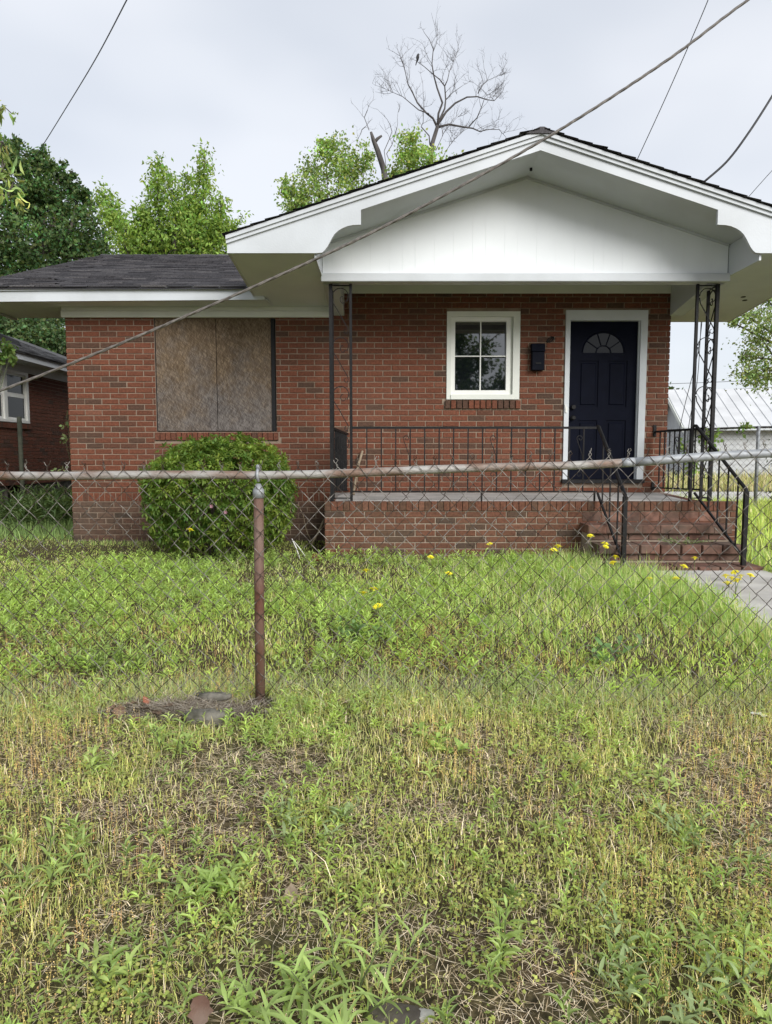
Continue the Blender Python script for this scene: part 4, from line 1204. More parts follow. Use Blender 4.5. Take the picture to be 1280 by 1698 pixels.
for s_ in (0, 1):
    ya, yb_ = (-.45, DB/2) if s_ == 0 else (DB+.45, DB/2)
    mb.hexa([(-.46,ya,EZB-.32),(-.423,ya,EZB-.32),(-.423,yb_,RZB-.17),(-.46,yb_,RZB-.17),(-.46,ya,EZB-.13),(-.423,ya,EZB-.13),(-.423,yb_,RZB+.02),(-.46,yb_,RZB+.02)])
mb.build('rake_board', M['cream'], ob)
mb = MB(); mb.box(-.03, -.001, 1.4, 1.6, 1.5, 1.62); mb.build('wall_vent', M['dark'], ob)

# ------------------------------------------------------------------ overhead wires
def wire(name, label, cat, pts, r, mat, twist=0):
    # smooth through the points
    P_ = [Vector(p) for p in pts]
    fine = []
    for i in range(len(P_)-1):
        p0, p1, p2, p3 = P_[max(i-1,0)], P_[i], P_[i+1], P_[min(i+2,len(P_)-1)]
        for k in range(10):
            t_ = k/10
            fine.append(.5*((2*p1) + (p2-p0)*t_ + (2*p0-5*p1+4*p2-p3)*t_*t_ + (3*p1-p0-3*p2+p3)*t_**3))
    fine.append(P_[-1])
    mb = MB()
    if twist:
        # several strands wound round each other
        L = [0]
        for a, b in zip(fine, fine[1:]): L.append(L[-1] + (b-a).length)
        nn = int(L[-1]/.05)
        dense = []
        for k in range(nn+1):
            s_ = L[-1]*k/nn
            j = min(max(int(np.searchsorted(L, s_))-1, 0), len(fine)-2)
            f_ = (s_-L[j])/max(L[j+1]-L[j], 1e-6)
            dense.append(fine[j].lerp(fine[j+1], f_))
        for q in range(3):
            pp = []
            for k, p_ in enumerate(dense):
                an = k*.05/.16*2*math.pi/2 + q*2.094
                pp.append(p_ + Vector((0, math.cos(an)*r*.52, math.sin(an)*r*.52)))
            mb.tube(pp, r*.55, 6)
    else:
        mb.tube(fine, r, 6)
    o_ = mb.build(name, mat, None, True)
    return tag(o_, label, cat)
wire('utility_cable', 'thick twisted grey cable sweeping low across the front of the porch', 'cable',
     [(2.836, 4.4, 4.517), (2.2, 4.4, 4.105), (1.699, 4.4, 3.742), (0.932, 4.4, 3.267), (0.0, 4.4, 2.776), (-0.758, 4.4, 2.434), (-1.487, 4.4, 2.129), (-2.029, 4.4, 1.915), (-2.458, 4.4, 1.756), (-3.243, 4.4, 1.481)], .0096, M['cable'], 1)
wire('overhead_wire', 'thin wire slanting down behind the dark trees over the low roof', 'wire', [(-4.089, 12.0, 9.24), (-4.479, 12.5, 9.177), (-6.04, 15.0, 9.614), (-8.05, 18.0, 10.068), (-10.241, 21.0, 10.295), (-12.243, 24.0, 10.887)], .011, M['thin_wire'])
wire('overhead_wire', 'thin grey wire dropping steeply behind the porch roof', 'wire', [(7.247, 16.0, 11.871), (7.318, 16.5, 11.617), (7.124, 18.0, 10.503), (7.048, 20.0, 9.575), (7.149, 21.0, 9.436)], .011, M['thin_wire'])
wire('overhead_wire', 'slack black service wire reaching the porch roof edge', 'wire', [(5.202, 9.0, 6.451), (4.854, 9.0, 5.84), (4.571, 9.0, 5.389), (4.342, 9.05, 5.072), (4.067, 9.1, 4.824), (4.043, 9.3, 4.763)], .014, M['black_wire'])
wire('overhead_wire', 'faint thin wire low over the outer slope of the porch roof', 'wire', [(9.934, 17.0, 8.868), (9.521, 17.5, 8.332), (9.181, 18.0, 7.837), (9.09, 18.5, 7.62)], .009, M['thin_wire'])
for k, yy in enumerate((634, 648)):
    wire('overhead_wire', ['upper of two faint level wires above the white metal roof', 'lower of two faint level wires above the white metal roof'][k], 'wire', [(15.072, 48.0, 6.106), (20.09, 48.0, 6.272), (24.268, 48.0, 6.437), (31.777, 48.0, 6.85)] if k == 0 else [(15.085, 48.0, 5.609), (20.109, 48.0, 5.733), (24.291, 48.0, 5.899), (31.809, 48.0, 6.272)], .02, M['thin_wire'])
wire('hanging_wire', 'loose wire hanging from the eave behind the iron column, curling', 'wire', [(4.2, 9.25, 3.199), (4.202, 9.3, 2.909), (4.157, 9.3, 2.591), (4.032, 9.3, 2.03), (3.965, 9.3, 1.626), (3.964, 9.3, 1.219)], .0045, M['black_wire'])
wire('hanging_wire', 'loose straight wire hanging from the eave to the side railing', 'wire', [(4.161, 9.2, 3.189), (4.155, 9.2, 2.735), (4.11, 9.15, 2.257), (3.966, 9.0, 1.774), (3.856, 8.8, 1.304)], .0045, M['black_wire'])

# ------------------------------------------------------------------ trees
def leaf_cols(n, base, var, rg):
    base = np.asarray(base)
    k = rg.normal(0, var, (n, 1))
    hue = rg.normal(0, var*.5, (n, 1))
    c = base*(1+k)
    c[:, 0:1] *= 1 + hue*1.2
    return np.clip(c, .004, 1)
def make_tree(name, label, cat, base, trunk, limbs, blobs, leaf=(.10, .055), colour=(.05,.085,.022), var=.22, template=None, seed=1, droop=.3, group=None, mat='bark', tr=.16, nl=22, foliage='crown', spread=.22):
    rg = np.random.default_rng(seed); rr_ = random.Random(seed)
    T = thing(name, label, cat, base, group); L = Vector(base)
    loc = lambda p_: (p_[0]-L.x, p_[1]-L.y, p_[2]-L.z)
    mb = MB()
    tp = [loc(p_) for p_ in trunk]
    mb.tube(tp, [tr*(1-.75*k/max(1,len(tp)-1)) for k in range(len(tp))], 8)
    for lm in limbs:
        lp = [loc(p_) for p_ in lm]
        mb.tube(lp, [tr*.38*(1-.8*k/max(1,len(lp)-1)) for k in range(len(lp))], 6)
    pos, dr, colr, siz = [], [], [], []
    tip = Vector(tp[-1])
    for (c_, rad, ncl) in blobs:
        c_ = np.array(loc(c_)); rad = np.array(rad)
        dvec = unit(rg.normal(size=(ncl, 3))); rr = rg.random((ncl, 1))**.45
        lump = 1 + .40*np.sin(dvec[:, :1]*5.1 + seed) * np.cos(dvec[:, 2:3]*4.3 + seed*2)
        cl = c_ + dvec*rr*rad*lump
        # a limb reaches the blob, twigs reach some clusters
        start = Vector(tp[-1]) if len(tp) < 3 else Vector(tp[rr_.randrange(max(1, len(tp)-3), len(tp))])
        mid = start.lerp(Vector(c_), .55) + Vector((rr_.uniform(-.2,.2), rr_.uniform(-.2,.2), rr_.uniform(0,.25)))*float(rad.mean())*.5
        mb.tube([start, mid, Vector(c_)], [tr*.35, tr*.22, tr*.1], 5)
        for q in cl[::4]:
            mb.tube([Vector(c_), Vector(c_).lerp(Vector(q), .6) + Vector((rr_.uniform(-.1,.1), 0, rr_.uniform(-.05,.12))), Vector(q)], [tr*.09, tr*.06, .006], 3, False)
        for q, dv in zip(cl, dvec):
            n = int(nl*rr_.uniform(.6, 1.4))
            s_ = spread*float(rad.mean())*rr_.uniform(.7, 1.3)
            pp = q + rg.normal(size=(n, 3))*s_*np.array([1, 1, .75])
            d_ = rg.normal(size=(n, 3)) + dv*.7 + np.array([0, 0, -droop])
            pos.append(pp); dr.append(unit(d_))
            cb = np.asarray(colour)*(1 + rr_.gauss(0, var*.6))*(1.55 if rr_.random() < .22 else 1.0)
            colr.append(leaf_cols(n, cb, var, rg)); siz.append(rg.uniform(.65, 1.25, n))
    mb.build('trunk', M[mat], T, True)
    if pos:
        pos = np.concatenate(pos); dr = np.concatenate(dr); colr = np.concatenate(colr); siz = np.concatenate(siz)
        V, Q, TT, cc = scatter(template or (DIA_V, DIA_Q, DIA_T), pos, dr, rg.uniform(0, 6.28, len(pos)), siz*leaf[0], siz*leaf[1], colr)
        make_obj(foliage, np_mesh(foliage, V, Q, TT, cc), M['leaf'], T)
    return T
LT = (LEAF_V, LEAF_Q, LEAF_T)
# dark broad tree behind the neighbouring roof
make_tree('broadleaf_tree', 'large dark green broadleaf tree rising behind the neighbouring roof', 'tree', (-11.253, 22.0, 0.654), [(-11.253, 22.0, 0.654), (-11.091, 22.0, 3.53), (-10.919, 22.0, 5.786), (-10.765, 22.0, 7.636)], [],
          [((-11.451, 22.0, 9.188), (1.2,1.6,1.0), 80), ((-10.332, 22.4, 9.053), (1.0,1.4,.8), 64), ((-11.434, 22.0, 10.398), (.6,1,.42), 34), ((-10.794, 22.0, 10.506), (.35,.6,.3), 14), ((-10.142, 22.0, 10.002), (.40,.6,.28), 18), ((-9.565, 22.0, 9.423), (.28,.6,.2), 12), ((-10.677, 22.0, 9.731), (.7,.8,.5), 36), ((-11.84, 22.0, 10.9), (.4,.6,.3), 14), ((-11.496, 21.6, 7.522), (1.7,1.6,1.3), 90), ((-9.926, 21.8, 7.397), (1.6,1.6,1.1), 90),
           ((-12.806, 22.0, 8.369), (1.4,1.6,1.6), 90), ((-10.767, 21.5, 6.049), (1.6,1.5,1.1), 80), ((-12.252, 21.5, 6.049), (1.6,1.5,1.3), 70), ((-9.651, 22.5, 7.966), (1.1,1,.9), 50), ((-13.28, 22.0, 10.092), (1.1,1.4,.8), 40)], (.125,.08), (.058,.098,.034), .34, None, 3, .35, None, 'bark', .30, 46, 'crown', .14)
make_tree('broadleaf_tree', 'deep green understorey tree seen below the eave beside the neighbouring roof', 'tree', (-9.725, 19.0, 0.581), [(-9.725, 19.0, 0.581), (-9.488, 19.0, 2.246), (-9.363, 19.0, 3.233)], [],
          [((-10.2, 19.0, 4.858), (1.0,1,.8), 60), ((-9.227, 19.0, 4.535), (1.0,1,.7), 60), ((-8.403, 19.0, 4.535), (.9,1,.8), 50), ((-9.598, 19.0, 3.56), (1.0,1,.7), 40), ((-11.007, 19.0, 5.181), (.9,1,.8), 40), ((-8.783, 19.0, 3.233), (.8,.8,.6), 30)], (.10,.065), (.058,.092,.036), .3, None, 5, .3, None, 'bark', .16, 54)
# bright young tree with upright feathery shoots
rg = np.random.default_rng(12); rr_ = random.Random(12)
base = (-5.794, 18.5, 0.683)
T = thing('young_tree', 'bright yellow-green young tree with upright feathery shoots behind the roof', 'tree', base); L = Vector(base)
mb = MB()
fork = Vector((-5.658, 18.5, 5.861)) - L
mb.tube([(0,0,0), fork*.5 + Vector((.1,0,0)), fork], [.14,.12,.09], 8)
pos, dr, colr, siz = [], [], [], []
SH = [((-4.705, 18.5, 9.306), (-4.923, 18.5, 6.636), 0.55, 26), ((-5.344, 18.5, 8.853), (-5.558, 18.5, 6.636), 0.5, 20), ((-5.847, 18.5, 8.853), (-5.797, 18.5, 6.636), 0.42, 18), ((-6.137, 18.5, 8.625), (-5.88, 18.5, 6.481), 0.4, 14), ((-4.23, 18.5, 7.941), (-4.607, 18.5, 6.559), 0.42, 16), ((-3.873, 18.5, 7.635), (-4.29, 18.5, 6.559), 0.35, 10), ((-7.485, 18.5, 8.322), (-6.437, 18.5, 6.481), 0.42, 18), ((-6.501, 18.5, 8.017), (-6.278, 18.5, 6.481), 0.45, 16), ((-7.116, 18.5, 7.559), (-6.675, 18.5, 6.481), 0.5, 16), ((-5.046, 18.5, 8.17), (-5.165, 18.5, 6.481), 0.62, 26), ((-6.899, 18.5, 6.944), (-6.759, 18.5, 6.326), 0.6, 16), ((-5.701, 18.5, 7.252), (-5.726, 18.5, 6.326), 0.7, 24), ((-4.751, 18.5, 7.252), (-4.771, 18.5, 6.326), 0.65, 22), ((-6.321, 18.5, 7.712), (-6.007, 18.5, 6.481), 0.75, 26), ((-5.183, 18.5, 7.712), (-5.245, 18.5, 6.481), 0.85, 30), ((-4.337, 18.5, 7.375), (-4.609, 18.5, 6.481), 0.5, 16), ((-6.885, 18.5, 7.375), (-6.596, 18.5, 6.481), 0.5, 16), ((-5.515, 18.5, 8.322), (-5.431, 18.5, 6.636), 0.5, 16)]
for tip, foot, r0, n_ in SH:
    tip = Vector(tip) - L; foot = Vector(foot) - L
    dy = Vector((0, rr_.uniform(-.7,.7), 0)); tip += dy; foot += dy*.6
    mid = tip.lerp(foot, .5) + Vector((rr_.uniform(-.12,.12), 0, 0))
    mb.tube([fork, foot, mid, tip], [.05,.03,.018,.006], 5)
    for k in range(int(n_*4.2)):
        t_ = rr_.random()
        p_ = (foot.lerp(mid, t_*2) if t_ < .5 else mid.lerp(tip, t_*2-1))
        rad = r0*(.16 + .62*(1-t_))
        q = np.array(p_) + rg.normal(size=3)*rad*np.array([.55,.55,.4])
        n = rr_.randrange(11, 20)
        mb.tube([p_, Vector(q)], [.008,.004], 3, False)
        pos.append(q + rg.normal(size=(n,3))*.11); dr.append(unit(rg.normal(size=(n,3))*.8 + np.array([0,0,-.65])))
        colr.append(leaf_cols(n, np.array([.175,.26,.055])*(1+rr_.gauss(0,.16)), .2, rg)); siz.append(rg.uniform(.7,1.25,n))
mb.build('trunk', M['bark'], T, True)
pos = np.concatenate(pos); dr = np.concatenate(dr); colr = np.concatenate(colr); siz = np.concatenate(siz)
V, Q, TT, cc = scatter((DIA_V,DIA_Q,DIA_T), pos, dr, rg.uniform(0,6.28,len(pos)), siz*.115, siz*.05, colr)
make_obj('crown', np_mesh('crown', V, Q, TT, cc), M['leaf'], T)

make_tree('green_tree', 'rounded light green tree showing above the porch roof slope', 'tree', (-1.34, 19.0, 0.749), [(-1.34, 19.0, 0.749), (-1.388, 19.0, 3.886), (-1.435, 19.0, 6.779), (-1.493, 19.0, 7.884)], [],
          [((-1.258, 19.0, 9.257), (.55,.7,.42), 26), ((-1.971, 19.0, 8.853), (.5,.7,.42), 24), ((-0.889, 19.0, 8.666), (.55,.7,.5), 28), ((-2.268, 19.0, 8.323), (.5,.6,.45), 20), ((-1.621, 19.0, 8.119), (.75,.8,.45), 30), ((-2.67, 19.0, 8.51), (.22,.3,.2), 10), ((-0.549, 19.0, 9.164), (.25,.4,.3), 10),
           ((-2.482, 19.0, 7.962), (.4,.4,.3), 16), ((-1.136, 19.0, 7.962), (.6,.7,.4), 20), ((-1.61, 19.0, 9.598), (.3,.3,.25), 12)], (.085,.056), (.185,.255,.075), .26, None, 8, .3, None, 'bark', .10, 40, 'crown', .27)
make_tree('green_tree', 'small light green treetop peeking over the roof under the bare tree', 'tree', (0.794, 18.0, 0.781), [(0.794, 18.0, 0.781), (0.777, 18.0, 5.284), (0.737, 18.0, 7.837)], [],
          [((0.687, 18.0, 9.12), (.42,.4,.26), 22), ((0.489, 18.0, 8.841), (.3,.3,.25), 12), ((1.147, 18.0, 8.694), (.5,.5,.28), 22), ((0.306, 18.0, 8.429), (.3,.4,.2), 10), ((0.689, 18.0, 8.281), (.7,.6,.4), 24), ((0.429, 18.0, 8.502), (.4,.4,.3), 14)], (.085,.056), (.185,.255,.075), .26, None, 9, .3, None, 'bark', .08, 38, 'crown', .27)
# the bare dead tree
base = (1.444, 21.0, 0.686)
T = thing('dead_tree', 'bare leafless tree with grey branching limbs against the sky above the roof', 'tree', base); L = Vector(base)
rt = random.Random(31)
LIMBS = [
 (0.17, 0.11, [(1.335, 21.0, 9.92), (1.334, 21.0, 10.182), (1.371, 21.0, 10.519), (1.466, 21.0, 10.818), (1.524, 21.0, 11.004)], 0),
 (0.07, 0.012, [(1.524, 21.0, 11.004), (1.619, 21.0, 11.264), (1.726, 21.0, 11.487), (1.751, 21.0, 11.746), (1.721, 21.0, 12.115), (1.573, 21.0, 12.3), (1.379, 21.0, 12.447), (1.108, 21.0, 12.667), (0.914, 21.0, 12.796)], 6),
 (0.035, 0.008, [(1.721, 21.0, 12.115), (1.805, 21.0, 12.3), (1.861, 21.0, 12.557), (1.956, 21.0, 12.777), (2.031, 21.0, 12.961)], 7),
 (0.08, 0.01, [(1.524, 21.0, 11.004), (1.541, 21.0, 11.339), (1.655, 21.0, 11.635), (1.498, 21.0, 12.042), (1.399, 21.0, 12.373), (1.339, 21.0, 12.704), (1.375, 21.0, 13.107), (1.259, 21.0, 13.363), (1.123, 21.0, 13.527)], 6),
 (0.02, 0.007, [(1.376, 21.0, 13.071), (1.471, 21.0, 13.29), (1.489, 21.0, 13.49)], 1),
 (0.07, 0.009, [(1.524, 21.0, 10.93), (1.386, 21.0, 11.227), (1.191, 21.0, 11.394), (0.919, 21.0, 11.709), (0.802, 21.0, 11.968), (0.646, 21.0, 12.263), (0.568, 21.0, 12.631), (0.471, 21.0, 12.961), (0.393, 21.0, 13.162)], 10),
 (0.04, 0.008, [(1.269, 21.0, 11.339), (0.958, 21.0, 11.45), (0.725, 21.0, 11.635), (0.492, 21.0, 11.82), (0.182, 21.0, 11.949), (-0.03, 21.0, 12.042)], 11),
 (0.07, 0.01, [(1.581, 21.0, 11.116), (1.773, 21.0, 11.413), (2.042, 21.0, 11.672), (2.389, 21.0, 11.857), (2.699, 21.0, 11.887), (2.97, 21.0, 11.82), (3.203, 21.0, 11.802), (3.394, 21.0, 12.005), (3.469, 21.0, 12.115)], 9),
 (0.03, 0.008, [(2.698, 21.0, 11.912), (2.812, 21.0, 12.152), (3.003, 21.0, 12.337), (3.386, 21.0, 12.52)], 7),
 (0.075, 0.01, [(1.543, 21.0, 10.967), (1.853, 21.0, 11.041), (2.243, 21.0, 10.974), (2.554, 21.0, 10.93), (2.769, 21.0, 10.836), (2.982, 21.0, 10.903), (3.332, 21.0, 10.892), (3.509, 21.0, 10.706)], 10),
 (0.04, 0.008, [(2.437, 21.0, 10.974), (2.668, 21.0, 11.19), (2.8, 21.0, 11.487), (2.875, 21.0, 11.709), (3.087, 21.0, 11.783)], 6),
 (0.045, 0.008, [(1.314, 21.0, 10.295), (1.272, 21.0, 10.725), (1.038, 21.0, 10.985), (1.096, 21.0, 11.116), (1.105, 21.0, 11.635), (1.079, 21.0, 12.226)], 5),
 (0.03, 0.008, [(1.771, 21.0, 11.746), (1.962, 21.0, 11.968), (2.308, 21.0, 12.226)], 4),
 (0.02, 0.007, [(1.627, 21.0, 9.995), (1.781, 21.0, 10.332), (2.012, 21.0, 10.669), (2.32, 21.0, 10.967)], 9),
 (0.02, 0.007, [(1.47, 21.0, 10.295), (1.623, 21.0, 10.594), (1.777, 21.0, 10.892), (2.086, 21.0, 11.116)], 8)]
mb = MB(); tw = MB()
def twig(p0, d, ln, r, depth):
    pts = [p0]; p_ = p0.copy(); d = d.normalized()
    n = 4
    for k in range(n):
        d = (d + Vector((rt.uniform(-.28,.28), rt.uniform(-.28,.28), rt.uniform(-.16,.24)))).normalized()
        p_ = p_ + d*ln/n; pts.append(p_.copy())
    tw.tube(pts, [r*(1-.7*k/n) for k in range(n+1)], 3, False)
    if depth > 0:
        for k in range(rt.randrange(2, 5)):
            i = rt.randrange(1, n+1)
            side = Vector((rt.uniform(-1,1), rt.uniform(-1,1), rt.uniform(-.35,.8)))
            twig(pts[i], d*.7 + side.normalized()*.8, ln*rt.uniform(.4,.7), r*.6, depth-1)
trunk0 = None
for li, (r0, r1, pts, ntw) in enumerate(LIMBS):
    pts = [Vector(p_) - L for p_ in pts]
    if li == 0: pts = [Vector((0,0,0))] + pts
    off = rt.uniform(-.22,.22) if li > 1 else 0
    m_ = len(pts)
    for k in range(m_):
        pts[k].y += off*(k/(m_-1))*1.5 if li > 0 else 0
    mb.tube(pts, [.52*(r0+(r1-r0)*(k/(m_-1))**.8) for k in range(m_)], 6)
    for q in range(ntw):
        k = rt.randrange(max(0, m_//2-1), m_-1); f_ = rt.random()
        p_ = pts[k].lerp(pts[k+1], f_)
        d = (pts[k+1]-pts[k]).normalized()
        side = Vector((rt.uniform(-1,1), rt.uniform(-1,1), rt.uniform(-.4,1)))
        twig(p_, d*.6 + side.normalized()*.8, rt.uniform(.3,.7), .0075, 2)
    if li > 0:
        twig(pts[-1], (pts[-1]-pts[-2]), .26, .007, 2)
mb.build('trunk', M['dead_bark'], T, True)
tw.build('twig', M['dead_bark'], T)['kind'] = 'stuff'
base = (0.265, 20.0, 0.717)
T = thing('broken_trunk', 'snapped dead trunk with a stub fork leaning beside the light green tree', 'tree', base); L = Vector(base)
mb = MB()
mb.tube([Vector((0,0,0))] + [Vector(p_)-L for p_ in ((0.0, 20.0, 8.887), (-0.068, 20.0, 9.379), (-0.237, 20.0, 9.869), (-0.356, 20.0, 10.162), (-0.423, 20.0, 10.373))], [.13,.10,.085,.075,.06,.035], 7)
mb.tube([Vector(p_)-L for p_ in ((-0.322, 20.0, 10.097), (-0.237, 20.0, 10.195), (-0.119, 20.0, 10.276))], [.05,.045,.03], 6)
mb.build('trunk', M['dead_bark'], T, True)
tw = MB()
for a in (((-0.474, 20.0, 10.422), (-0.575, 20.0, 10.681), (-0.608, 20.0, 10.762), (-0.523, 20.0, 10.956)), ((0.0, 20.0, 9.461), (-0.051, 20.0, 9.869), (0.085, 20.0, 10.162), (0.169, 20.0, 10.389), (0.101, 20.0, 10.6)), ((0.102, 20.0, 9.575), (0.017, 20.0, 9.788), (0.17, 20.0, 10.032), (0.305, 20.0, 10.487)), ((-0.575, 20.0, 10.519), (-0.677, 20.0, 10.438), (-0.711, 20.0, 10.325))):
    pts = [Vector(p_)-L for p_ in a]
    tw.tube(pts, .012, 4); twig(pts[-1], pts[-1]-pts[-2], .5, .008, 2); twig(pts[len(pts)//2], Vector((rt.uniform(-1,1), .3, .6)), .5, .008, 2)
tw.build('twig', M['dead_bark'], T)['kind'] = 'stuff'
b_ = MB()
b_.tube([(0,0,-.02),(.0,0,.03),(.005,0,.09),(.012,0,.135),(.02,0,.165),(.035,0,.175),(.06,0,.172)], [.012,.035,.05,.04,.03,.026,.003], 8)
b_.tube([(-.005,0,.03),(-.03,0,-.05),(-.05,0,-.13)], [.022,.018,.012], 5)
o = b_.build('bird', M['bird'], None, True); o.location = (0.92, 21.0, 12.827)
tag(o, 'small dark bird perched on a bare branch of the dead tree', 'bird')
# trees at the lane side
make_tree('broadleaf_tree', 'pale green tree reaching over the white metal roof', 'tree', (9.6, 15, .35), [(9.6,15,.35), (9.55,15,1.8), (9.4,14.9,3.2)], [],
          [((7.821, 14.5, 3.781), (.42,.5,.40), 24), ((8.013, 14.5, 3.161), (.55,.5,.40), 34), ((7.734, 14.6, 2.985), (.38,.4,.25), 20), ((7.95, 14.5, 4.519), (.35,.4,.22), 14), ((7.461, 14.5, 4.249), (.28,.3,.10), 9), ((8.287, 14.5, 4.028), (.6,.6,.8), 40), ((7.217, 14.5, 4.089), (.12,.15,.07), 4), ((7.46, 14.5, 3.409), (.2,.2,.12), 7), ((9.105, 15.0, 3.865), (.8,.8,1.1), 50)],
          (.07,.045), (.165,.215,.08), .22, None, 14, .2, None, 'bark', .14, 30, 'crown', .34)
make_tree('evergreen_shrub', 'dark evergreen edge poking in beside the white building', 'shrub', (7.25, 12.2, .32), [(7.25,12.2,.32), (7.25,12.2,1.6)], [],
          [((7.32,12.2,1.5), (.42,.4,.5), 40), ((7.4,12.2,2.15), (.40,.35,.5), 34), ((7.45,12.2,.9), (.5,.4,.5), 30)], (.08,.03), (.03,.05,.024), .25, None, 15, .0, None, 'bark', .05, 16, 'foliage')
make_tree('far_tree', 'distant dark treetop between the brick corner and the white building', 'tree', (17.456, 42.0, 0.76), [(17.456, 42.0, 0.76), (17.354, 42.0, 3.695)], [], [((17.331, 42.0, 4.35), (1.0,1,.9), 30), ((16.332, 42.0, 4.605), (1.4,1.2,1.2), 40)], (.3,.2), (.045,.07,.03), .25, None, 16, .2, None, 'bark', .15, 20)
# leafy branches of a tree standing just outside the frame on the bush side
T = make_tree('overhanging_tree', 'yellow-green drooping leaf sprays entering the picture over the neighbouring house', 'tree', (-6.6, 7.2, .25), [(-6.6,7.2,.25), (-6.5,7.2,2.2), (-6.2,7.2,3.4), (-5.6,7.2,4.2)], [[(-6.2,7.2,3.4), (-5.2,7.2,3.6), (-4.6,7.15,3.5)], [(-6.5,7.2,2.2), (-5.4,7.2,2.4), (-4.55,7.1,2.42)]],
          [((-3.852, 7.2, 4.826), (.06,.12,.06), 4), ((-3.88, 7.2, 4.505), (.09,.15,.09), 5), ((-3.906, 7.2, 4.211), (.09,.15,.10), 5), ((-3.855, 7.2, 3.974), (.09,.15,.04), 4), ((-3.872, 7.2, 4.146), (.10,.12,.04), 3), ((-4.641, 7.2, 4.417), (.35,.4,.45), 30), ((-4.759, 7.2, 3.407), (.35,.3,.4), 20)], (.12,.030), (.21,.27,.09), .25, LT, 17, .9, None, 'bark', .10, 7, 'crown', .42)
T = make_tree('leafy_sapling', 'leafy green sapling tip in front of the neighbouring roof edge', 'sapling', (-5.05, 8.6, .3), [(-5.05,8.6,.3), (-5.02,8.6,1.5), (-4.95,8.6,2.3)], [],
          [((-4.721, 8.6, 2.63), (.10,.12,.07), 8), ((-4.89, 8.6, 2.682), (.15,.15,.12), 12), ((-4.664, 8.6, 2.557), (.05,.08,.05), 3)], (.085,.05), (.11,.17,.05), .2, LT, 18, .5, None, 'stem', .02, 8, 'foliage', .45)
# trees across the street: they stand behind the camera and show in the window glass
make_tree('street_tree', 'broad tree across the street mirrored in the porch window', 'tree', (4.0, -13, -.1), [(4.0,-13,-.1), (4.05,-13,2.0), (4.1,-13,3.6)], [],
          [((4.0,-13,5.6), (2.2,1.5,1.3), 100), ((6.0,-13.4,5.0), (1.5,1.4,1.2), 70), ((2.4,-13,6.9), (1.3,1.4,1.3), 70), ((3.4,-13,7.9), (1.2,1.2,1.0), 54), ((5.3,-13,6.7), (.8,1,.8), 24), ((3.8,-13,4.0), (2.6,1.2,1.0), 70), ((3.0,-13,8.9), (.8,1,.7), 26)], (.2,.13), (.05,.08,.025), .25, None, 19, .2, None, 'bark', .22, 26)

# ------------------------------------------------------------------ the round azalea bush
base = (-1.79, 7.46, .19)
T = thing('azalea_bush', 'dense rounded green azalea bush in front of the boarded-up opening', 'bush', base)
rg = np.random.default_rng(40); rr_ = random.Random(40)
mb = MB()
for k in range(26):
    a = rr_.uniform(0, 6.28); s_ = rr_.uniform(.3, .95)
    e = Vector((math.cos(a)*.72*s_, math.sin(a)*.6*s_, rr_.uniform(.5, 1.1)))
    mb.tube([(math.cos(a)*.10, math.sin(a)*.10, -.05), e*.5 + Vector((0,0,.08)), e], [.014,.009,.003], 5)
mb.build('stem', M['bark'], T, True)
n = 4300
d = unit(rg.normal(size=(n, 3)))
d = d[(d[:, 2] > -.75)]; n = len(d)
lump = 1 + (hash_noise(d[:,0]*2+5, d[:,2]*2+d[:,1]*1.4, 2.2, 9)-.5)*.20 + rg.normal(0, .025, n)
depth = np.where(rg.random(n) < .5, rg.uniform(.95,1.06,n) + .08*(rg.random(n) < .04)*rg.random(n), rg.uniform(.72, 1.0, n))
rad = np.array([.765, .68, .68])
sq = (np.abs(d)**2.35).sum(1)**(-1/2.35)          # a clipped, boxy dome
p = d*rad*(lump*depth*sq)[:, None]
p[:, 2] = np.where(p[:, 2] > 0, p[:, 2]*.84, p[:, 2]*1.06) + .74
# narrower towards its foot
low = np.clip((.62-p[:, 2])/.62, 0, 1)
p[:, :2] *= (1-.12*low**1.5)[:, None]
nrm = unit(d*np.array([1, 1.1, 1.25]) + rg.normal(0, .22, (n, 3)))
pos, dr, colr, siz, rol = [], [], [], [], []
fresh = np.clip(hash_noise(p[:,0]*3, p[:,2]*3+p[:,1]*2, 1.6, 12)*1.0 + rg.normal(0,.25,n), 0, 1)
for k in range(n):
    m_ = rr_.randrange(6, 10)
    a0 = rr_.uniform(0, 6.28)
    a, b = Vector(nrm[k]).orthogonal().normalized(), None
    b = Vector(nrm[k]).cross(a)
    ang = a0 + np.arange(m_)*2.4
    el = rg.uniform(.15, .9, m_)
    dd = (np.cos(ang)[:,None]*np.array(a) + np.sin(ang)[:,None]*np.array(b))*np.cos(el)[:,None] + np.sin(el)[:,None]*nrm[k]
    pos.append(p[k] - nrm[k]*rg.uniform(0,.02,(m_,1)) + dd*.004); dr.append(unit(dd))
    cb = np.array([.075,.135,.030])*(1-fresh[k]) + np.array([.19,.255,.05])*fresh[k]
    colr.append(leaf_cols(m_, cb, .16, rg)); siz.append(rg.uniform(.7, 1.2, m_))
pos = np.concatenate(pos); dr = np.concatenate(dr); colr = np.concatenate(colr); siz = np.concatenate(siz)
V, Q, TT, cc = scatter(LT, pos, dr, rg.uniform(-.5,.5,len(pos)), siz*.054, siz*.0215, colr, .8)
make_obj('foliage', np_mesh('foliage', V, Q, TT, cc), M['leaf'], T)
for (ax, az) in ((.20,.59), (.06,.65)):
    b_ = MB()
    for k in range(5):
        an = k*1.2566
        e = Vector((math.cos(an)*.020, -.010, math.sin(an)*.020)); s_ = Vector((-math.sin(an)*.010, -.005, math.cos(an)*.010))
        b_.add([(0,0,0), e*.6+s_, e, e*.6-s_], [(0,1,2,3)])
    o = b_.build('blossom', M['pink'], T); o.location = (ax, -.70, az)

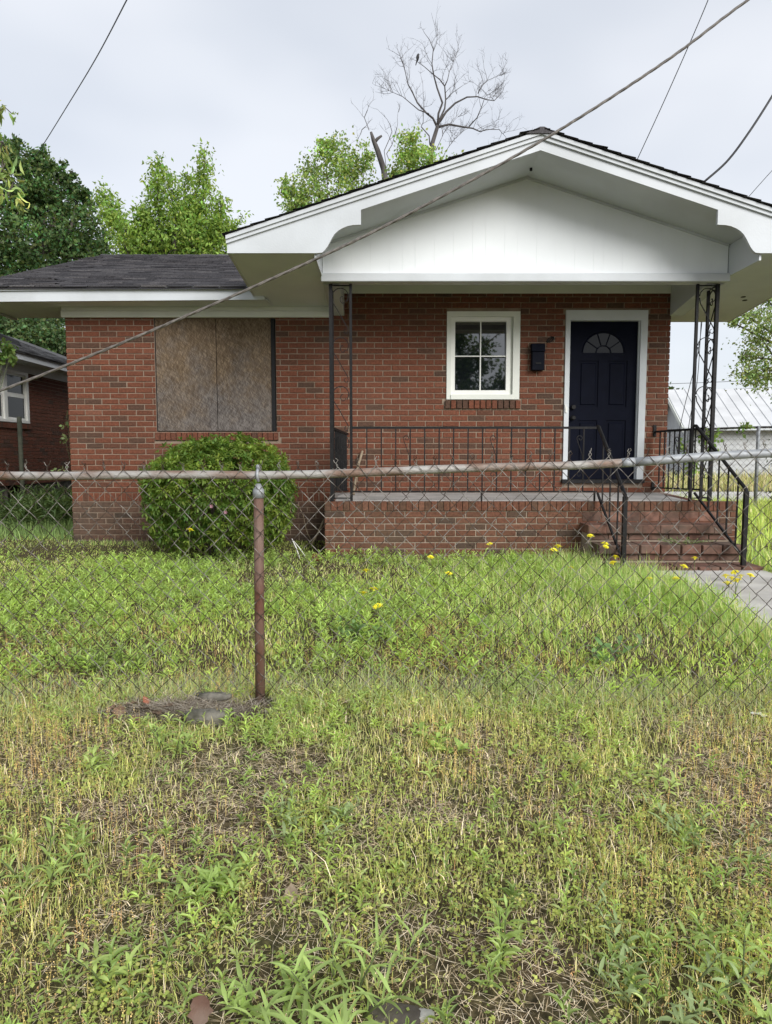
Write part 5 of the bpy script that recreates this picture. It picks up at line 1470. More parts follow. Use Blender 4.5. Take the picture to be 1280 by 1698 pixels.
# ------------------------------------------------------------------ grass, clover, thatch, seed stalks
HOUSE_BOXES = [(-3.95,3.5,8.32,16.0), (-.72,3.86,7.34,8.5), (2.1,3.68,6.5,7.5), (2.58,3.64,2.3,6.6)]
def free(x, y, pad=0.0):
    ok = np.ones(len(x), bool)
    for a, b, c_, d_ in HOUSE_BOXES:
        ok &= ~((x > a-pad) & (x < b+pad) & (y > c_-pad) & (y < d_+pad))
    return ok
def sample(n, y0, y1, dens=None, spread=.70, seed=0, extra=1.25, keep_pile=False):
    """random points over the ground strip that the picture (and a step aside) sees"""
    g = np.random.default_rng(seed); n = int(n*1.34)
    y = np.sqrt(g.uniform(y0*y0, y1*y1, n)); x = g.uniform(-1, 1, n)*(y*spread + extra)
    ok = free(x, y) & (keep_pile | (((x+.95)/.38)**2 + ((y-3.06)/.105)**2 > 1)) & (((x+.6)/.07)**2 + ((y-3.12)/.13)**2 > 1)
    if dens is not None: ok &= g.random(n) < dens(x, y)
    return x[ok], y[ok], g
def soilness(x, y):
    """0..1 bare and thatchy patches"""
    a = hash_noise(x, y, 1.9, 21)*.45 + hash_noise(x, y, 5.5, 22)*.55
    return np.clip((a-.46)/.2, 0, 1)*np.clip((3.9-y)/1.2, .12, 1)
def blades(x, y, h, w, colr, g, bend=.5, levels=2, flat=0.0):
    n = len(x)
    az = g.uniform(0, 6.283, n)
    d = np.stack([np.cos(az), np.sin(az), np.zeros(n)], 1); s = np.stack([-np.sin(az), np.cos(az), np.zeros(n)], 1)
    # faces turn anywhere: blade side vector independent of its lean
    az2 = az + g.normal(1.57, .6, n); s = np.stack([np.cos(az2), np.sin(az2), np.zeros(n)], 1)
    bd = np.abs(g.normal(bend, bend*.5, n))
    z0 = ground_z(x, y) - .004
    base_ = np.stack([x, y, z0], 1)
    ts = [0, .55, 1.0] if levels == 2 else [0, .38, .72, 1.0]
    rows_ = []
    for t_ in ts:
        zz = h*(t_*(1-flat) - .32*bd*t_*t_*(1-flat))
        c_ = base_ + d*(bd*h*t_*t_*.75 + flat*h*t_)[:, None]
        c_[:, 2] += np.maximum(zz, 0) + flat*.012
        ww = w*(1-t_)**.6 if t_ < 1 else None
        if t_ < 1:
            rows_.append(c_ - s*(w*(1-.45*t_))[:, None]*.5); rows_.append(c_ + s*(w*(1-.45*t_))[:, None]*.5)
        else: rows_.append(c_)
    k = len(rows_)
    V = np.stack(rows_, 1).reshape(-1, 3)
    o_ = (np.arange(n)*k)[:, None]
    Q = [o_ + np.array([[2*i, 2*i+1, 2*i+3, 2*i+2]]) for i in range(len(ts)-2)]
    Q = np.concatenate(Q)
    q0 = 2*(len(ts)-2)
    TT = o_ + np.array([[q0, q0+1, q0+2]])
    return V, Q, TT, np.repeat(colr, k, axis=0)
def mixcol(n, stops, g, wts=None, var=.16):
    i = g.choice(len(stops), n, p=wts)
    c_ = np.array(stops)[i]*(1 + g.normal(0, var, (n,1)))
    return np.clip(c_, .005, 1)
GREEN = [(.20,.275,.050), (.25,.31,.062), (.15,.225,.045), (.30,.335,.095), (.38,.345,.17)]
DULL = [(.195,.235,.062), (.27,.275,.088), (.34,.32,.14), (.44,.39,.25), (.13,.17,.055)]
parts = []
# foreground turf, thin on the bare patches
x, y, g = sample(125000, 1.15, 3.3, lambda a, b: .10 + .90*(1-soilness(a, b))*(.35+.65*hash_noise(a, b, 6.0, 30)), seed=1)
n = len(x); hh = g.gamma(5, .0075, n)*(.75+.6*hash_noise(x, y, 2.5, 31))
parts.append(blades(x, y, hh, g.uniform(.0016,.0036,n), mixcol(n, DULL, g, [.31,.29,.19,.11,.10], .26), g, .7, 2))
# longer bluish blades along the fence line
x, y, g = sample(26000, 2.9, 3.75, lambda a, b: np.exp(-((b-3.25)/.22)**2)*(.35+.65*hash_noise(a, b, 1.9, 33)), seed=2)
n = len(x); hh = g.gamma(7, .0125, n)
parts.append(blades(x, y, hh, g.uniform(.0016,.0032,n), mixcol(n, [(.14,.185,.068),(.17,.21,.08),(.205,.225,.105),(.31,.28,.175)], g, [.38,.32,.2,.1]), g, .75, 3))
# the yard
x, y, g = sample(190000, 3.3, 9.0, lambda a, b: (.35 + .65*hash_noise(a, b, 1.1, 35))*(.35+.65*hash_noise(a, b, 4.0, 37)), .68, 3)
n = len(x); long_ = hash_noise(x, y, .9, 36)
hh = g.gamma(6, .0074, n)*(.6 + .9*long_)*np.clip(.8 + (x+2)*.07, .75, 1.12)*np.clip(1.0-(y-5.6)*.28, .5, 1)
gw = [.30,.30,.14,.16,.10]
parts.append(blades(x, y, hh, g.uniform(.003,.0062,n), mixcol(n, GREEN, g, gw, .22), g, .8, 2))
# tall tufts by the steps, along walls and beside the walk
def tufts(n, cx, cy, sx, sy, h, seed, cols=((.13,.205,.045),(.17,.24,.055),(.10,.165,.04),(.21,.255,.075),(.29,.28,.13))):
    g = np.random.default_rng(seed)
    x = cx + g.normal(0, sx, n); y = cy + g.normal(0, sy, n); ok = free(x, y, -.02); x, y = x[ok], y[ok]
    return blades(x, y, g.gamma(8, h/8, len(x)), g.uniform(.003,.0065,len(x)), mixcol(len(x), cols, g, None, .14), g, .5, 3)
for k, (cx_, cy_, sx_, sy_, nn, h_) in enumerate([(1.95,6.75,.35,.4,3600,.22), (2.2,6.0,.25,.6,3600,.26), (2.45,5.0,.12,.8,2600,.22), (.6,7.2,.9,.08,1100,.09), (-1.9,6.9,.7,.15,1200,.10), (-3.2,8.15,.6,.08,700,.10),
                                                 (2.1,5.4,.35,.6,2600,.22), (1.2,6.4,.6,.5,3000,.19), (2.35,4.2,.16,.5,1600,.22), (-.3,4.9,.12,.12,420,.2), (.9,4.3,.2,.2,700,.18), (3.95,6.6,.2,1.0,3000,.24), (2.45,6.55,.14,.08,700,.2), (1.15,5.2,.7,.5,2200,.18)]):
    parts.append(tufts(int(nn*.65), cx_, cy_, sx_, sy_, h_*.6, 200+k))
# side yards further back
g = np.random.default_rng(77)
n = 26000; x = np.concatenate([g.uniform(3.7, 12, n), g.uniform(-9, -3.9, n)]); y = np.concatenate([g.uniform(6.2, 15.0, n), g.uniform(8.4, 16, n)])
ok = ~((x < NX+.1) & (y > 7.6)); x, y = x[ok], y[ok]; n = len(x)
sc_ = mixcol(n, GREEN, g, [.3,.3,.2,.14,.06]); sc_[x < 0] = mixcol(int((x < 0).sum()), [(.085,.135,.035),(.11,.16,.045),(.065,.105,.03)], g)  # darker greens on the neighbour's side paint in the shade of the trees
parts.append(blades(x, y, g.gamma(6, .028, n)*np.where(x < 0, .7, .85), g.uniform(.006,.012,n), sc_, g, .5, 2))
n = 16000; x = g.uniform(4.2, 34, n); y = g.uniform(18.3, 26.5, n)
parts.append(blades(x, y, g.gamma(6, .05, n), g.uniform(.02,.04,n), mixcol(n, [(.20,.20,.08),(.26,.235,.12),(.14,.165,.05)], g, None), g, .4, 2))
V, Q, TT, cc = join(parts)
tag(make_obj('grass', np_mesh('grass', V, Q, TT, cc), M['grassmat']), 'uneven yellow-green grass growing over the whole yard', 'grass', kind='stuff')

# dead thatch lying flat on the bare patches
parts = []
x, y, g = sample(68000, 1.15, 3.6, lambda a, b: .18 + .82*soilness(a, b), seed=5, keep_pile=True)
n = len(x)
parts.append(blades(x, y, g.uniform(.02,.075,n), g.uniform(.0010,.0020,n), mixcol(n, [(.36,.30,.21),(.45,.39,.29),(.27,.21,.14),(.52,.46,.37)], g, None, .18), g, .2, 2, .93))
x, y, g = sample(16000, 3.3, 7.5, lambda a, b: .15 + .5*hash_noise(a, b, 2.0, 41), seed=6)
n = len(x)
parts.append(blades(x, y, g.uniform(.05,.14,n), g.uniform(.002,.004,n), mixcol(n, [(.30,.26,.15),(.36,.31,.20)], g, None, .18), g, .3, 2, .8))
# heap of dry grass round the foot of the post
g = np.random.default_rng(61); n = 2300
x = -.90 + g.normal(0, .20, n); y = 3.07 + g.normal(0, .055, n)
parts.append(blades(x, y, g.uniform(.04,.14,n), g.uniform(.0014,.0034,n), mixcol(n, [(.13,.115,.09),(.19,.17,.145),(.07,.055,.042),(.26,.24,.205)], g, None, .25), g, .55, 3, .6))
V, Q, TT, cc = join(parts)
tag(make_obj('dry_grass', np_mesh('dry_grass', V, Q, TT, cc), M['straw']), 'straw-coloured dead grass lying over bare soil patches', 'dry grass', kind='stuff')

# low clover-like cover
parts = []
x, y, g = sample(13000, 1.15, 3.3, lambda a, b: np.clip(hash_noise(a, b, 2.1, 51)*1.9-.5, .05, 1)*(1-.6*soilness(a, b))*np.clip(1.15-.35*a, .35, 1.2), seed=7)
n = len(x); k = 5
X = np.repeat(x, k) + g.normal(0, .012, n*k); Y = np.repeat(y, k) + g.normal(0, .012, n*k)
hz = np.repeat(g.uniform(.012,.05,n), k)*g.uniform(.6,1.2,n*k)
az = g.uniform(0, 6.28, n*k); el = g.uniform(-.1, .55, n*k)
dd = np.stack([np.cos(az)*np.cos(el), np.sin(az)*np.cos(el), np.sin(el)], 1)
cl_c = np.repeat(mixcol(n, [(.16,.205,.045),(.205,.235,.055),(.125,.175,.045),(.23,.235,.07)], g, [.35,.3,.2,.15]), k, axis=0)*(1+g.normal(0,.1,(n*k,1)))
sz = g.uniform(.007,.013,n*k)
parts.append(scatter((np.array([[0,0,0],[-.55,.5,.06],[0,1,-.05],[.55,.5,.06]], float), np.zeros((0,4),int), np.array([[0,2,1],[0,3,2]])), np.stack([X, Y, ground_z(X, Y)+hz], 1), dd, g.normal(0,.4,n*k), sz, sz*1.05, cl_c))
# small spreading weeds: whorls of narrow leaves on short stems, foreground and yard
def whorls(x, y, g, hmin, hmax, lmin, lmax, cols, nl=(7, 12), var=.13, wr=.17):
    out_ = []
    P_, D_, C_, Z_, R_ = [], [], [], [], []
    for xx, yy in zip(x, y):
        h_ = g.uniform(hmin, hmax); m_ = int(g.integers(nl[0], nl[1])); tlt = g.normal(0, .18, 2)
        f_ = np.linspace(.15, 1, m_)
        ang = g.uniform(0, 6.28) + np.arange(m_)*2.4
        el = .25 + .75*f_ + g.normal(0, .15, m_)
        px_ = xx + tlt[0]*h_*f_; py_ = yy + tlt[1]*h_*f_
        z_ = float(ground_z(xx, yy)) + h_*f_
        P_.append(np.stack([px_, py_, z_], 1)); D_.append(np.stack([np.cos(ang)*np.cos(el), np.sin(ang)*np.cos(el), np.sin(el)], 1))
        cb = np.array(cols[int(g.integers(len(cols)))])*(1+g.normal(0,.1))
        C_.append(np.clip(cb*(1+g.normal(0,var,(m_,1))), .005, 1)); Z_.append(g.uniform(lmin, lmax, m_)*(1-.35*np.abs(f_-.55)))
    P_, D_, C_, Z_ = map(np.concatenate, (P_, D_, C_, Z_))
    return scatter(LT, P_, D_, g.normal(0,.3,len(P_)), Z_, Z_*wr*g.uniform(.8,1.3,len(Z_)), C_, 1.3)
WEED = [(.19,.265,.065), (.225,.30,.075), (.155,.225,.062), (.22,.27,.095)]
x, y, g = sample(3900, 1.2, 3.2, lambda a, b: np.clip(hash_noise(a, b, 1.5, 52)*2.3-.7, .12, 1)*(1-.6*soilness(a, b)), seed=8)
parts.append(whorls(x, y, g, .02, .085, .016, .046, WEED))
x, y, g = sample(380, 1.25, 2.6, lambda a, b: np.clip(hash_noise(a, b, 2.6, 57)*2.4-.95+np.clip(-a*.25,0,.3), .03, 1)*np.clip((2.9-b)/1.2,.3,1), .72, 19)
parts.append(whorls(x, y, g, .04, .11, .03, .058, [(.15,.21,.06),(.13,.19,.055),(.18,.235,.075)], (9, 16)))
x, y, g = sample(5200, 3.3, 7.4, lambda a, b: np.clip(hash_noise(a, b, .9, 53)*2.4-.9+np.clip(-a*.25,0,.5)+np.clip(4.6-b,0,1)*.4, .03, 1), .66, 9)
parts.append(whorls(x, y, g, .035, .12, .03, .07, [(.19,.27,.062),(.225,.31,.072),(.155,.225,.06)]))
g = np.random.default_rng(91); x = np.concatenate([g.uniform(-6.2,-4.0,150), g.uniform(-5.9,-4.3,120)]); y = np.concatenate([g.uniform(9.5,11.8,150), g.uniform(10.3,11.8,120)])
parts.append(whorls(x, y, g, .15, .5, .10, .2, [(.075,.11,.035),(.055,.09,.03)], (9,16)))
V, Q, TT, cc = join(parts)
tag(make_obj('weeds', np_mesh('weeds', V, Q, TT, cc), M['weed']), 'low clover and narrow-leaved weeds mixed into the grass', 'weeds', kind='stuff')

# ochre seed stalks
x, y, g = sample(17000, 1.2, 4.6, lambda a, b: np.clip(hash_noise(a, b, 1.7, 55)*2.2-.75, .05, 1), .62, 10)
n = len(x); hh = g.uniform(.035,.105,n)
lean = g.normal(0,.12,(n,2))
st_c = mixcol(n, [(.27,.22,.075),(.31,.25,.09),(.21,.215,.06),(.28,.18,.075)], g, None, .14)
st = blades(x, y, hh, np.full(n, .0016), st_c, g, .12, 2)
k = 9
t_ = np.tile(np.linspace(.38, 1, k), n)
X = np.repeat(x, k) + np.repeat(lean[:,0]*hh, k)*t_*.4 + g.normal(0,.0022,n*k); Y = np.repeat(y, k) + g.normal(0,.0022,n*k)
Z = ground_z(np.repeat(x,k), np.repeat(y,k)) + np.repeat(hh,k)*t_
az = g.uniform(0,6.28,n*k); dd = unit(np.stack([np.cos(az), np.sin(az), np.full(n*k,.6)], 1))
sz = g.uniform(.0035,.0068,n*k)*(1.15-.5*t_)
sd_ = scatter((DIA_V,DIA_Q,DIA_T), np.stack([X,Y,Z],1), dd, g.uniform(0,6.28,n*k), sz, sz*.8, np.repeat(st_c,k,axis=0)*(1+g.normal(0,.15,(n*k,1)))*1.15)
V, Q, TT, cc = join([st, sd_])
tag(make_obj('seed_stalks', np_mesh('seed_stalks', V, Q, TT, cc), M['grassmat']), 'fine ochre seed stalks standing among the weeds', 'seed stalks', kind='stuff')

# ------------------------------------------------------------------ weed plants that stand out
rwp = random.Random(55)
def leaf_mesh(len_, wid, col_, seed):
    g = np.random.default_rng(seed)
    # long pointed leaf of five stations, arching over
    ts = [0, .18, .42, .68, .88, 1]; ws = [.12, .62, 1, .78, .4, 0]
    V = []
    for t_, w_ in zip(ts, ws):
        y_ = t_*len_*(1-.10*t_*t_); z_ = len_*(.30*t_ - .52*t_*t_)
        if w_ > 0: V += [(-wid*w_/2, y_, z_+wid*.16*w_), (0, y_, z_), (wid*w_/2, y_, z_+wid*.16*w_)]
        else: V += [(0, y_, z_)]
    V = np.array(V); Q = []; TT = []
    for i in range(4):
        a = i*3
        Q += [(a, a+1, a+4, a+3), (a+1, a+2, a+5, a+4)]
    TT = [(12, 13, 15), (13, 14, 15)]
    cc = np.tile(np.array(col_)*(1+g.normal(0,.06)), (len(V), 1))
    me = np_mesh('leaf', V, np.array(Q), np.array(TT), cc, True)
    me.materials.append(M['weed'])
    return me
LM = {}
def leaf_set(key, len_, wid, col_):
    if key not in LM: LM[key] = [leaf_mesh(len_*q, wid*q2, np.array(col_)*f_, 300+i) for i, (q, q2, f_) in enumerate([(1,1,1), (.85,1.1,1.12), (1.1,.9,.9), (.7,.9,1.22), (.95,1.05,.8)])]
    return LM[key]
def weed(label, xy, h, n_stem, n_leaf, leafkey, rad=.05, name='weed_plant', cat='weed', group=None, arch=0.0, z=None):
    x, y = xy
    T = thing(name, label, cat, (x, y, float(ground_z(x, y)) - .005 if z is None else z), group)
    ms = leaf_set(*leafkey)
    if n_leaf > 6: n_stem, n_leaf = int(n_stem*1.7+.5), int(n_leaf*1.5)
    for s_ in range(n_stem):
        a = rwp.uniform(0, 6.28); q = rwp.random()**.5*rad
        b0 = Vector((math.cos(a)*q, math.sin(a)*q, 0))
        hh = h*rwp.uniform(.6, 1.0)
        lean = Vector((math.cos(a)*q*1.6 + rwp.uniform(-.1,.1)*hh, math.sin(a)*q*1.6 + rwp.uniform(-.1,.1)*hh, 0))
        sp = [b0, b0 + lean*.4 + Vector((0,0,hh*.5)), b0 + lean + Vector((0,0,hh))]
        mb = MB(); mb.tube(sp, [.0032,.0026,.0014], 5); mb.build('stem', M['stem'], T, True)
        a2 = rwp.uniform(0, 6.28)
        for k in range(n_leaf):
            f_ = .12 + .88*k/max(1, n_leaf-1)
            p_ = sp[0].lerp(sp[1], f_*2) if f_ < .5 else sp[1].lerp(sp[2], f_*2-1)
            o_ = bpy.data.objects.new('leaf', rwp.choice(ms)); C.objects.link(o_); o_.parent = T
            o_.location = p_
            up = .15 + .75*f_ + rwp.uniform(-.2,.2) - arch
            o_.rotation_euler = (up, rwp.uniform(-.25,.25), a2 + k*2.4 + rwp.uniform(-.3,.3))
            sc = (1.0 - .45*abs(f_-.45))*rwp.uniform(.8,1.15)
            o_.scale = (sc, sc, sc)
    return T
K1 = ('lance', .072, .0125, (.165,.23,.06)); K2 = ('long', .13, .0115, (.165,.23,.062)); K3 = ('pale', .066, .015, (.20,.26,.075)); K4 = ('broad', .06, .030, (.15,.225,.05)); K5 = ('grey', .06, .0115, (.15,.20,.078))
weed('lush clump of long arching leaves at the picture edge left of the brown soil scrap', (-0.118, 1.566), .15, 6, 8, K2, .10)
weed('bushy lance-leaved weed beside the lush arching clump, closest to the rust-brown leaf', (-0.297, 1.573), .12, 3, 9, K1, .05)
weed('upright weed clump at the outer edge of the foreground, level with the bushy mound', (-1.049, 1.983), .15, 3, 9, K1, .06)
weed('pale weed with one tall spear leaf above the foreground edge', (-0.656, 1.641), .13, 2, 9, K3, .05)
weed('low bushy mound of narrow-leaved weed in mid foreground', (-0.498, 2.004), .085, 7, 7, K1, .085)
weed('fresh green weed sprouting just in front of the concrete chunk', (-0.888, 2.74), .13, 3, 9, K1, .05)
weed('pale green weed tuft a little before the concrete chunk, on its outer side', (-1.102, 2.571), .10, 3, 8, K3, .05)
weed('narrow-leaved weed clump between the concrete chunk and the lone upright leaf', (-0.25, 2.258), .09, 5, 7, K5, .09)
weed('single tall weed stalk with spreading leaves near the small grey stones', (0.307, 1.677), .19, 1, 12, K1, .01)
weed('weed clump rising from the corner of the foreground farthest from the soil scrap', (0.883, 1.588), .17, 4, 9, K1, .08)
weed('broad weed clump at the bottom edge next to the corner clump', (0.694, 1.566), .14, 5, 9, K5, .11)
weed('loose grey-green weed patch below the white litter', (1.132, 2.21), .10, 6, 7, K5, .10)
weed('small pale weed in the grass under the clean rail section', (1.043, 2.53), .09, 3, 8, K3, .06)
weed('round-leaved clover clump on the bare patch before the fence', (0.221, 2.75), .05, 6, 6, K4, .07)
weed('lone upright broad leaf standing in the dry patch', (0.515, 2.711), .055, 1, 3, K4, .01)
weed('tall leafy weed behind the fence on the pile side of the post', (-1.627, 3.6), .22, 4, 9, K1, .09)
weed('leafy weed clump behind the fence beyond the concrete chunk', (-1.451, 3.65), .17, 5, 8, K1, .12)
weed('dark broad-leaved dock weed in the yard before the steps', (1.21, 3.889), .12, 5, 6, ('dock', .12, .05, (.085,.15,.045)), .12)
weed('green weed tuft in the yard behind the mesh under the rail joint', (0.596, 3.377), .16, 4, 8, K1, .08)
weed('leafy weed right behind the rusty fence post', (-0.456, 3.6), .14, 4, 8, K3, .08)
weed('dark weed tuft in the yard below the small cluster of yellow flowers', (-0.131, 4.173), .13, 4, 7, ('dark', .08, .03, (.09,.15,.045)), .08)
weed('mat of green weed growing on the middle step', (3.03, 6.97), .045, 16, 6, ('mat', .035, .014, (.11,.17,.05)), .13, z=.447)

# ------------------------------------------------------------------ yellow flowers
FLW = [
 (-0.174, 5.90, 0.306, 'yellow flower at the bush end of the lawn, highest of its loose trio', 'yellow flowers in the lawn'),
 (-0.171, 5.15, 0.257, 'yellow flower of the close pair in the middle of the lawn', 'close pair of yellow flowers'),
 (-0.092, 5.15, 0.289, 'yellow flower of the close pair in the middle of the lawn', 'close pair of yellow flowers'),
 (-0.057, 4.85, 0.223, 'yellow flower closest to the fence among those at the bush end', 'yellow flowers in the lawn'),
 (0.548, 5.90, 0.279, 'yellow flower standing alone in mid lawn', 'yellow flowers in the lawn'),
 (0.442, 6.70, 0.303, 'yellow flower close to the brick porch face near its middle', 'yellow flowers in the lawn'),
 (1.071, 7.00, 0.394, 'small yellow flower against the porch bricks, nearest the porch middle', 'yellow flowers in the lawn'),
 (2.019, 6.70, 0.513, 'yellow flower at the inner foot of the steps, highest of that patch', 'yellow flowers in the lawn'),
 (2.131, 6.60, 0.449, 'yellow flower in the tall grass at the inner side of the steps', 'yellow flowers by the steps'),
 (2.106, 6.50, 0.433, 'yellow flower in the tall grass at the inner side of the steps', 'yellow flowers by the steps'),
 (2.112, 6.30, 0.309, 'yellow flower in the tall grass at the inner side of the steps', 'yellow flowers by the steps'),
 (2.201, 6.50, 0.334, 'yellow flower in the tall grass at the inner side of the steps', 'yellow flowers by the steps'),
 (1.75, 6.90, 0.383, 'small yellow flower low by the porch bricks left of the steps', 'yellow flowers in the lawn'),
 (1.683, 6.80, 0.361, 'tiny yellow flower tucked below its neighbour by the porch bricks', 'yellow flowers in the lawn'),
 (1.726, 6.30, 0.263, 'yellow flower a step out from the porch bricks before the steps', 'yellow flowers in the lawn'),
 (2.221, 5.70, 0.269, 'yellow flower beside the corner where the walk meets the grass', 'yellow flowers in the lawn'),
 (2.402, 5.60, 0.288, 'yellow flower leaning over the start of the concrete walk', 'yellow flowers in the lawn'),
 (2.897, 6.35, 0.346, 'yellow flower in front of the lowest brick step', 'yellow flowers in the lawn'),
 (2.776, 6.30, 0.275, 'small yellow flower before the lowest step, shorter one', 'yellow flowers in the lawn'),
 (2.212, 4.90, 0.167, 'yellow flower nearest the fence at the edge of the walk', 'yellow flowers in the lawn'),
 (2.405, 4.90, 0.18, 'yellow flower of the pair overhanging the walk edge', 'pair of yellow flowers at the walk'),
 (2.478, 4.95, 0.164, 'yellow flower of the pair overhanging the walk edge', 'pair of yellow flowers at the walk'),
 (2.682, 5.30, 0.306, 'yellow flower in the cluster over the concrete walk', 'cluster of yellow flowers over the walk'),
 (2.787, 5.40, 0.375, 'yellow flower in the cluster over the concrete walk', 'cluster of yellow flowers over the walk'),
 (2.889, 5.50, 0.327, 'yellow flower in the cluster over the concrete walk', 'cluster of yellow flowers over the walk'),
 (2.913, 5.60, 0.273, 'yellow flower in the cluster over the concrete walk', 'cluster of yellow flowers over the walk'),
 (2.918, 5.70, 0.274, 'yellow flower in the cluster over the concrete walk', 'cluster of yellow flowers over the walk'),
 (3.062, 5.80, 0.155, 'yellow flower in the cluster over the concrete walk', 'cluster of yellow flowers over the walk'),
 (3.183, 5.90, 0.263, 'yellow flower in the cluster over the concrete walk', 'cluster of yellow flowers over the walk'),
 (3.017, 6.00, 0.239, 'yellow flower in the cluster over the concrete walk', 'cluster of yellow flowers over the walk'),
 (3.191, 6.10, 0.143, 'yellow flower in the cluster over the concrete walk', 'cluster of yellow flowers over the walk'),
 (-1.905, 6.60, 0.585, 'pale yellow flower at the foot of the bush', 'yellow flowers in the lawn')]
rf_ = random.Random(71)
def flower_head(seed):
    r_ = random.Random(seed); b_ = MB()
    for ring, (n_, r0, zz) in enumerate(((13, .038, .002), (11, .028, .009), (7, .016, .015))):
        for k in range(n_):
            an = 6.283*k/n_ + ring*.3 + r_.uniform(-.1,.1); rr2 = r0*r_.uniform(.85,1.1)
            c_, s_ = math.cos(an), math.sin(an); wv = .0058
            b_.add([(0,0,zz-.004), (c_*rr2*.7 - s_*wv, s_*rr2*.7 + c_*wv, zz+.003), (c_*rr2, s_*rr2, zz+.001), (c_*rr2*.7 + s_*wv, s_*rr2*.7 - c_*wv, zz+.003)], [(0,3,2,1)])
    b_.tube([(0,0,-.014),(0,0,-.006),(0,0,.0)], [.003,.008,.008], 6)
    me = b_.mesh('flower_head'); me.materials.append(M['petal']); return me
heads = [flower_head(k) for k in range(5)]
for (hx, hy, hz, lab, grp) in FLW:
    gx_, gy_ = hx + rf_.uniform(-.04,.04), hy + rf_.uniform(-.03,.05)
    g0 = float(ground_z(gx_, gy_))
    T = thing('yellow_flower', lab, 'flower', (gx_, gy_, g0), grp)
    top = Vector((hx-gx_, hy-gy_, hz-g0+.035))
    mb = MB(); mb.tube([(0,0,-.01), (top.x*.25, top.y*.3, top.z*.5), top], [.003,.0026,.0022], 5); mb.build('stem', M['stem'], T, True)
    o_ = bpy.data.objects.new('flower_head', rf_.choice(heads)); C.objects.link(o_); o_.parent = T
    o_.location = top; o_.rotation_euler = (rf_.uniform(-.1,.45), rf_.uniform(-.3,.3), rf_.uniform(0,6)); s_ = rf_.uniform(.95,1.2); o_.scale = (s_, s_, s_)

# ------------------------------------------------------------------ odds and ends on the ground
def rock(name, label, cat, xy, rx, ry, rz, mat, seed, sink=.3, flat=.7, zoff=0.0):
    g = np.random.default_rng(seed)
    nu, nv = 12, 8
    b_ = MB(); vs = []
    for j in range(nv+1):
        ph = math.pi*j/nv - math.pi/2
        for i in range(nu):
            th_ = 2*math.pi*i/nu
            d_ = np.array([math.cos(ph)*math.cos(th_), math.cos(ph)*math.sin(th_), math.sin(ph)])
            d_ = np.sign(d_)*np.abs(d_)**flat
            k = 1 + .13*math.sin(3.1*th_+seed)*math.cos(ph) + g.normal(0, .05)*(0 < j < nv)
            vs.append((d_[0]*rx*k, d_[1]*ry*k, d_[2]*rz*k))
    fs = [(j*nu+i, j*nu+(i+1) % nu, (j+1)*nu+(i+1) % nu, (j+1)*nu+i) for j in range(nv) for i in range(nu)]
    b_.add(vs, fs)
    o_ = b_.build(name, M[mat], None, False)
    x, y = xy
    o_.location = (x, y, float(ground_z(x, y)) + rz*(1-2*sink) + zoff); o_.rotation_euler = (g.normal(0,.08), g.normal(0,.08), g.uniform(-.4,.4))
    return tag(o_, label, cat)
rock('concrete_chunk', 'mossy grey concrete chunk half buried in dry grass by the fence post', 'stone', (-0.795, 2.96), .10, .045, .038, 'stone', 4, .05, .85)
rock('flat_stone', 'pale flat stone lying behind the mossy concrete chunk', 'stone', (-0.828, 3.17), .10, .03, .022, 'stone', 6, -.2, .8)
rock('pebble', 'small pale stone at the bottom edge beside the brown soil scrap', 'stone', (0.094, 1.535), .022, .016, .013, 'walk', 8, .3)
rock('pebble', 'small grey stone half hidden in the weeds at mid foreground', 'stone', (0.0, 1.668), .014, .012, .010, 'stone', 9, .3)
rock('pebble', 'grey pebble lying below the single tall weed stalk', 'stone', (0.454, 1.719), .012, .010, .009, 'stone', 10, .3)
rock('soil_scrap', 'dark brown slab of bare soil and bark at the bottom edge', 'soil', (0.022, 1.539), .07, .04, .012, 'bark', 12, .2)
def dead_leaf(label, xy, size, rot, mat='deadleaf', zoff=.012, name='dead_leaf', cat='leaf', group=None, tilt=.3):
    b_ = MB()
    n_ = 9; top = []
    for k in range(n_):
        t_ = k/(n_-1); w_ = math.sin(math.pi*t_**.8)*.36*(1+.18*math.sin(k*2.6))
        y_ = t_-.5; zc = .16*math.cos(t_*3.5)*.4
        top += [(-w_, y_, zc+.14*w_+.05*math.sin(k*1.7)), (0, y_, zc), (w_, y_, zc+.22*w_+.04*math.sin(k*2.3))]
    fs = []
    for k in range(n_-1):
        a = k*3; fs += [(a,a+1,a+4,a+3), (a+1,a+2,a+5,a+4)]
    nv_ = len(top)
    b_.add(top + [(x, y, z-.02) for x, y, z in top], fs + [tuple(i+nv_ for i in f[::-1]) for f in fs])
    b_.v = [(x*size, y*size, z*size) for x, y, z in b_.v]
    o_ = b_.build(name, M[mat], None, True)
    o_.location = (xy[0], xy[1], float(ground_z(*xy)) + zoff); o_.rotation_euler = (tilt, .15, rot)
    return tag(o_, label, cat, group)
dead_leaf('curled rust-brown dead leaf standing at the bottom edge of the lawn', (-0.446, 1.532), .075, .5, 'rust', .035, tilt=1.1)
for k, (pp, sz, ro) in enumerate([((-1.228, 3.11), .10, .3), ((-1.202, 3.17), .085, 1.7), ((-1.107, 3.11), .09, 2.4), ((-1.055, 3.073), .10, .9), ((-1.123, 3.028), .08, 3.3), ((-1.01, 3.132), .09, 4.0), ((-1.276, 3.145), .07, 5.1)]):
    dead_leaf('curled brown dead leaf in the litter pile beside the concrete chunk', (pp[0], pp[1]-.05), sz*.8, ro, 'deadleaf', .022, group='dead leaves piled by the fence', tilt=random.Random(k).uniform(-.1,.7))
dead_leaf('orange-red dead leaf topmost in the litter pile by the fence', (-1.127, 3.12), .05, 1.0, 'orange_leaf', .035, tilt=.9)
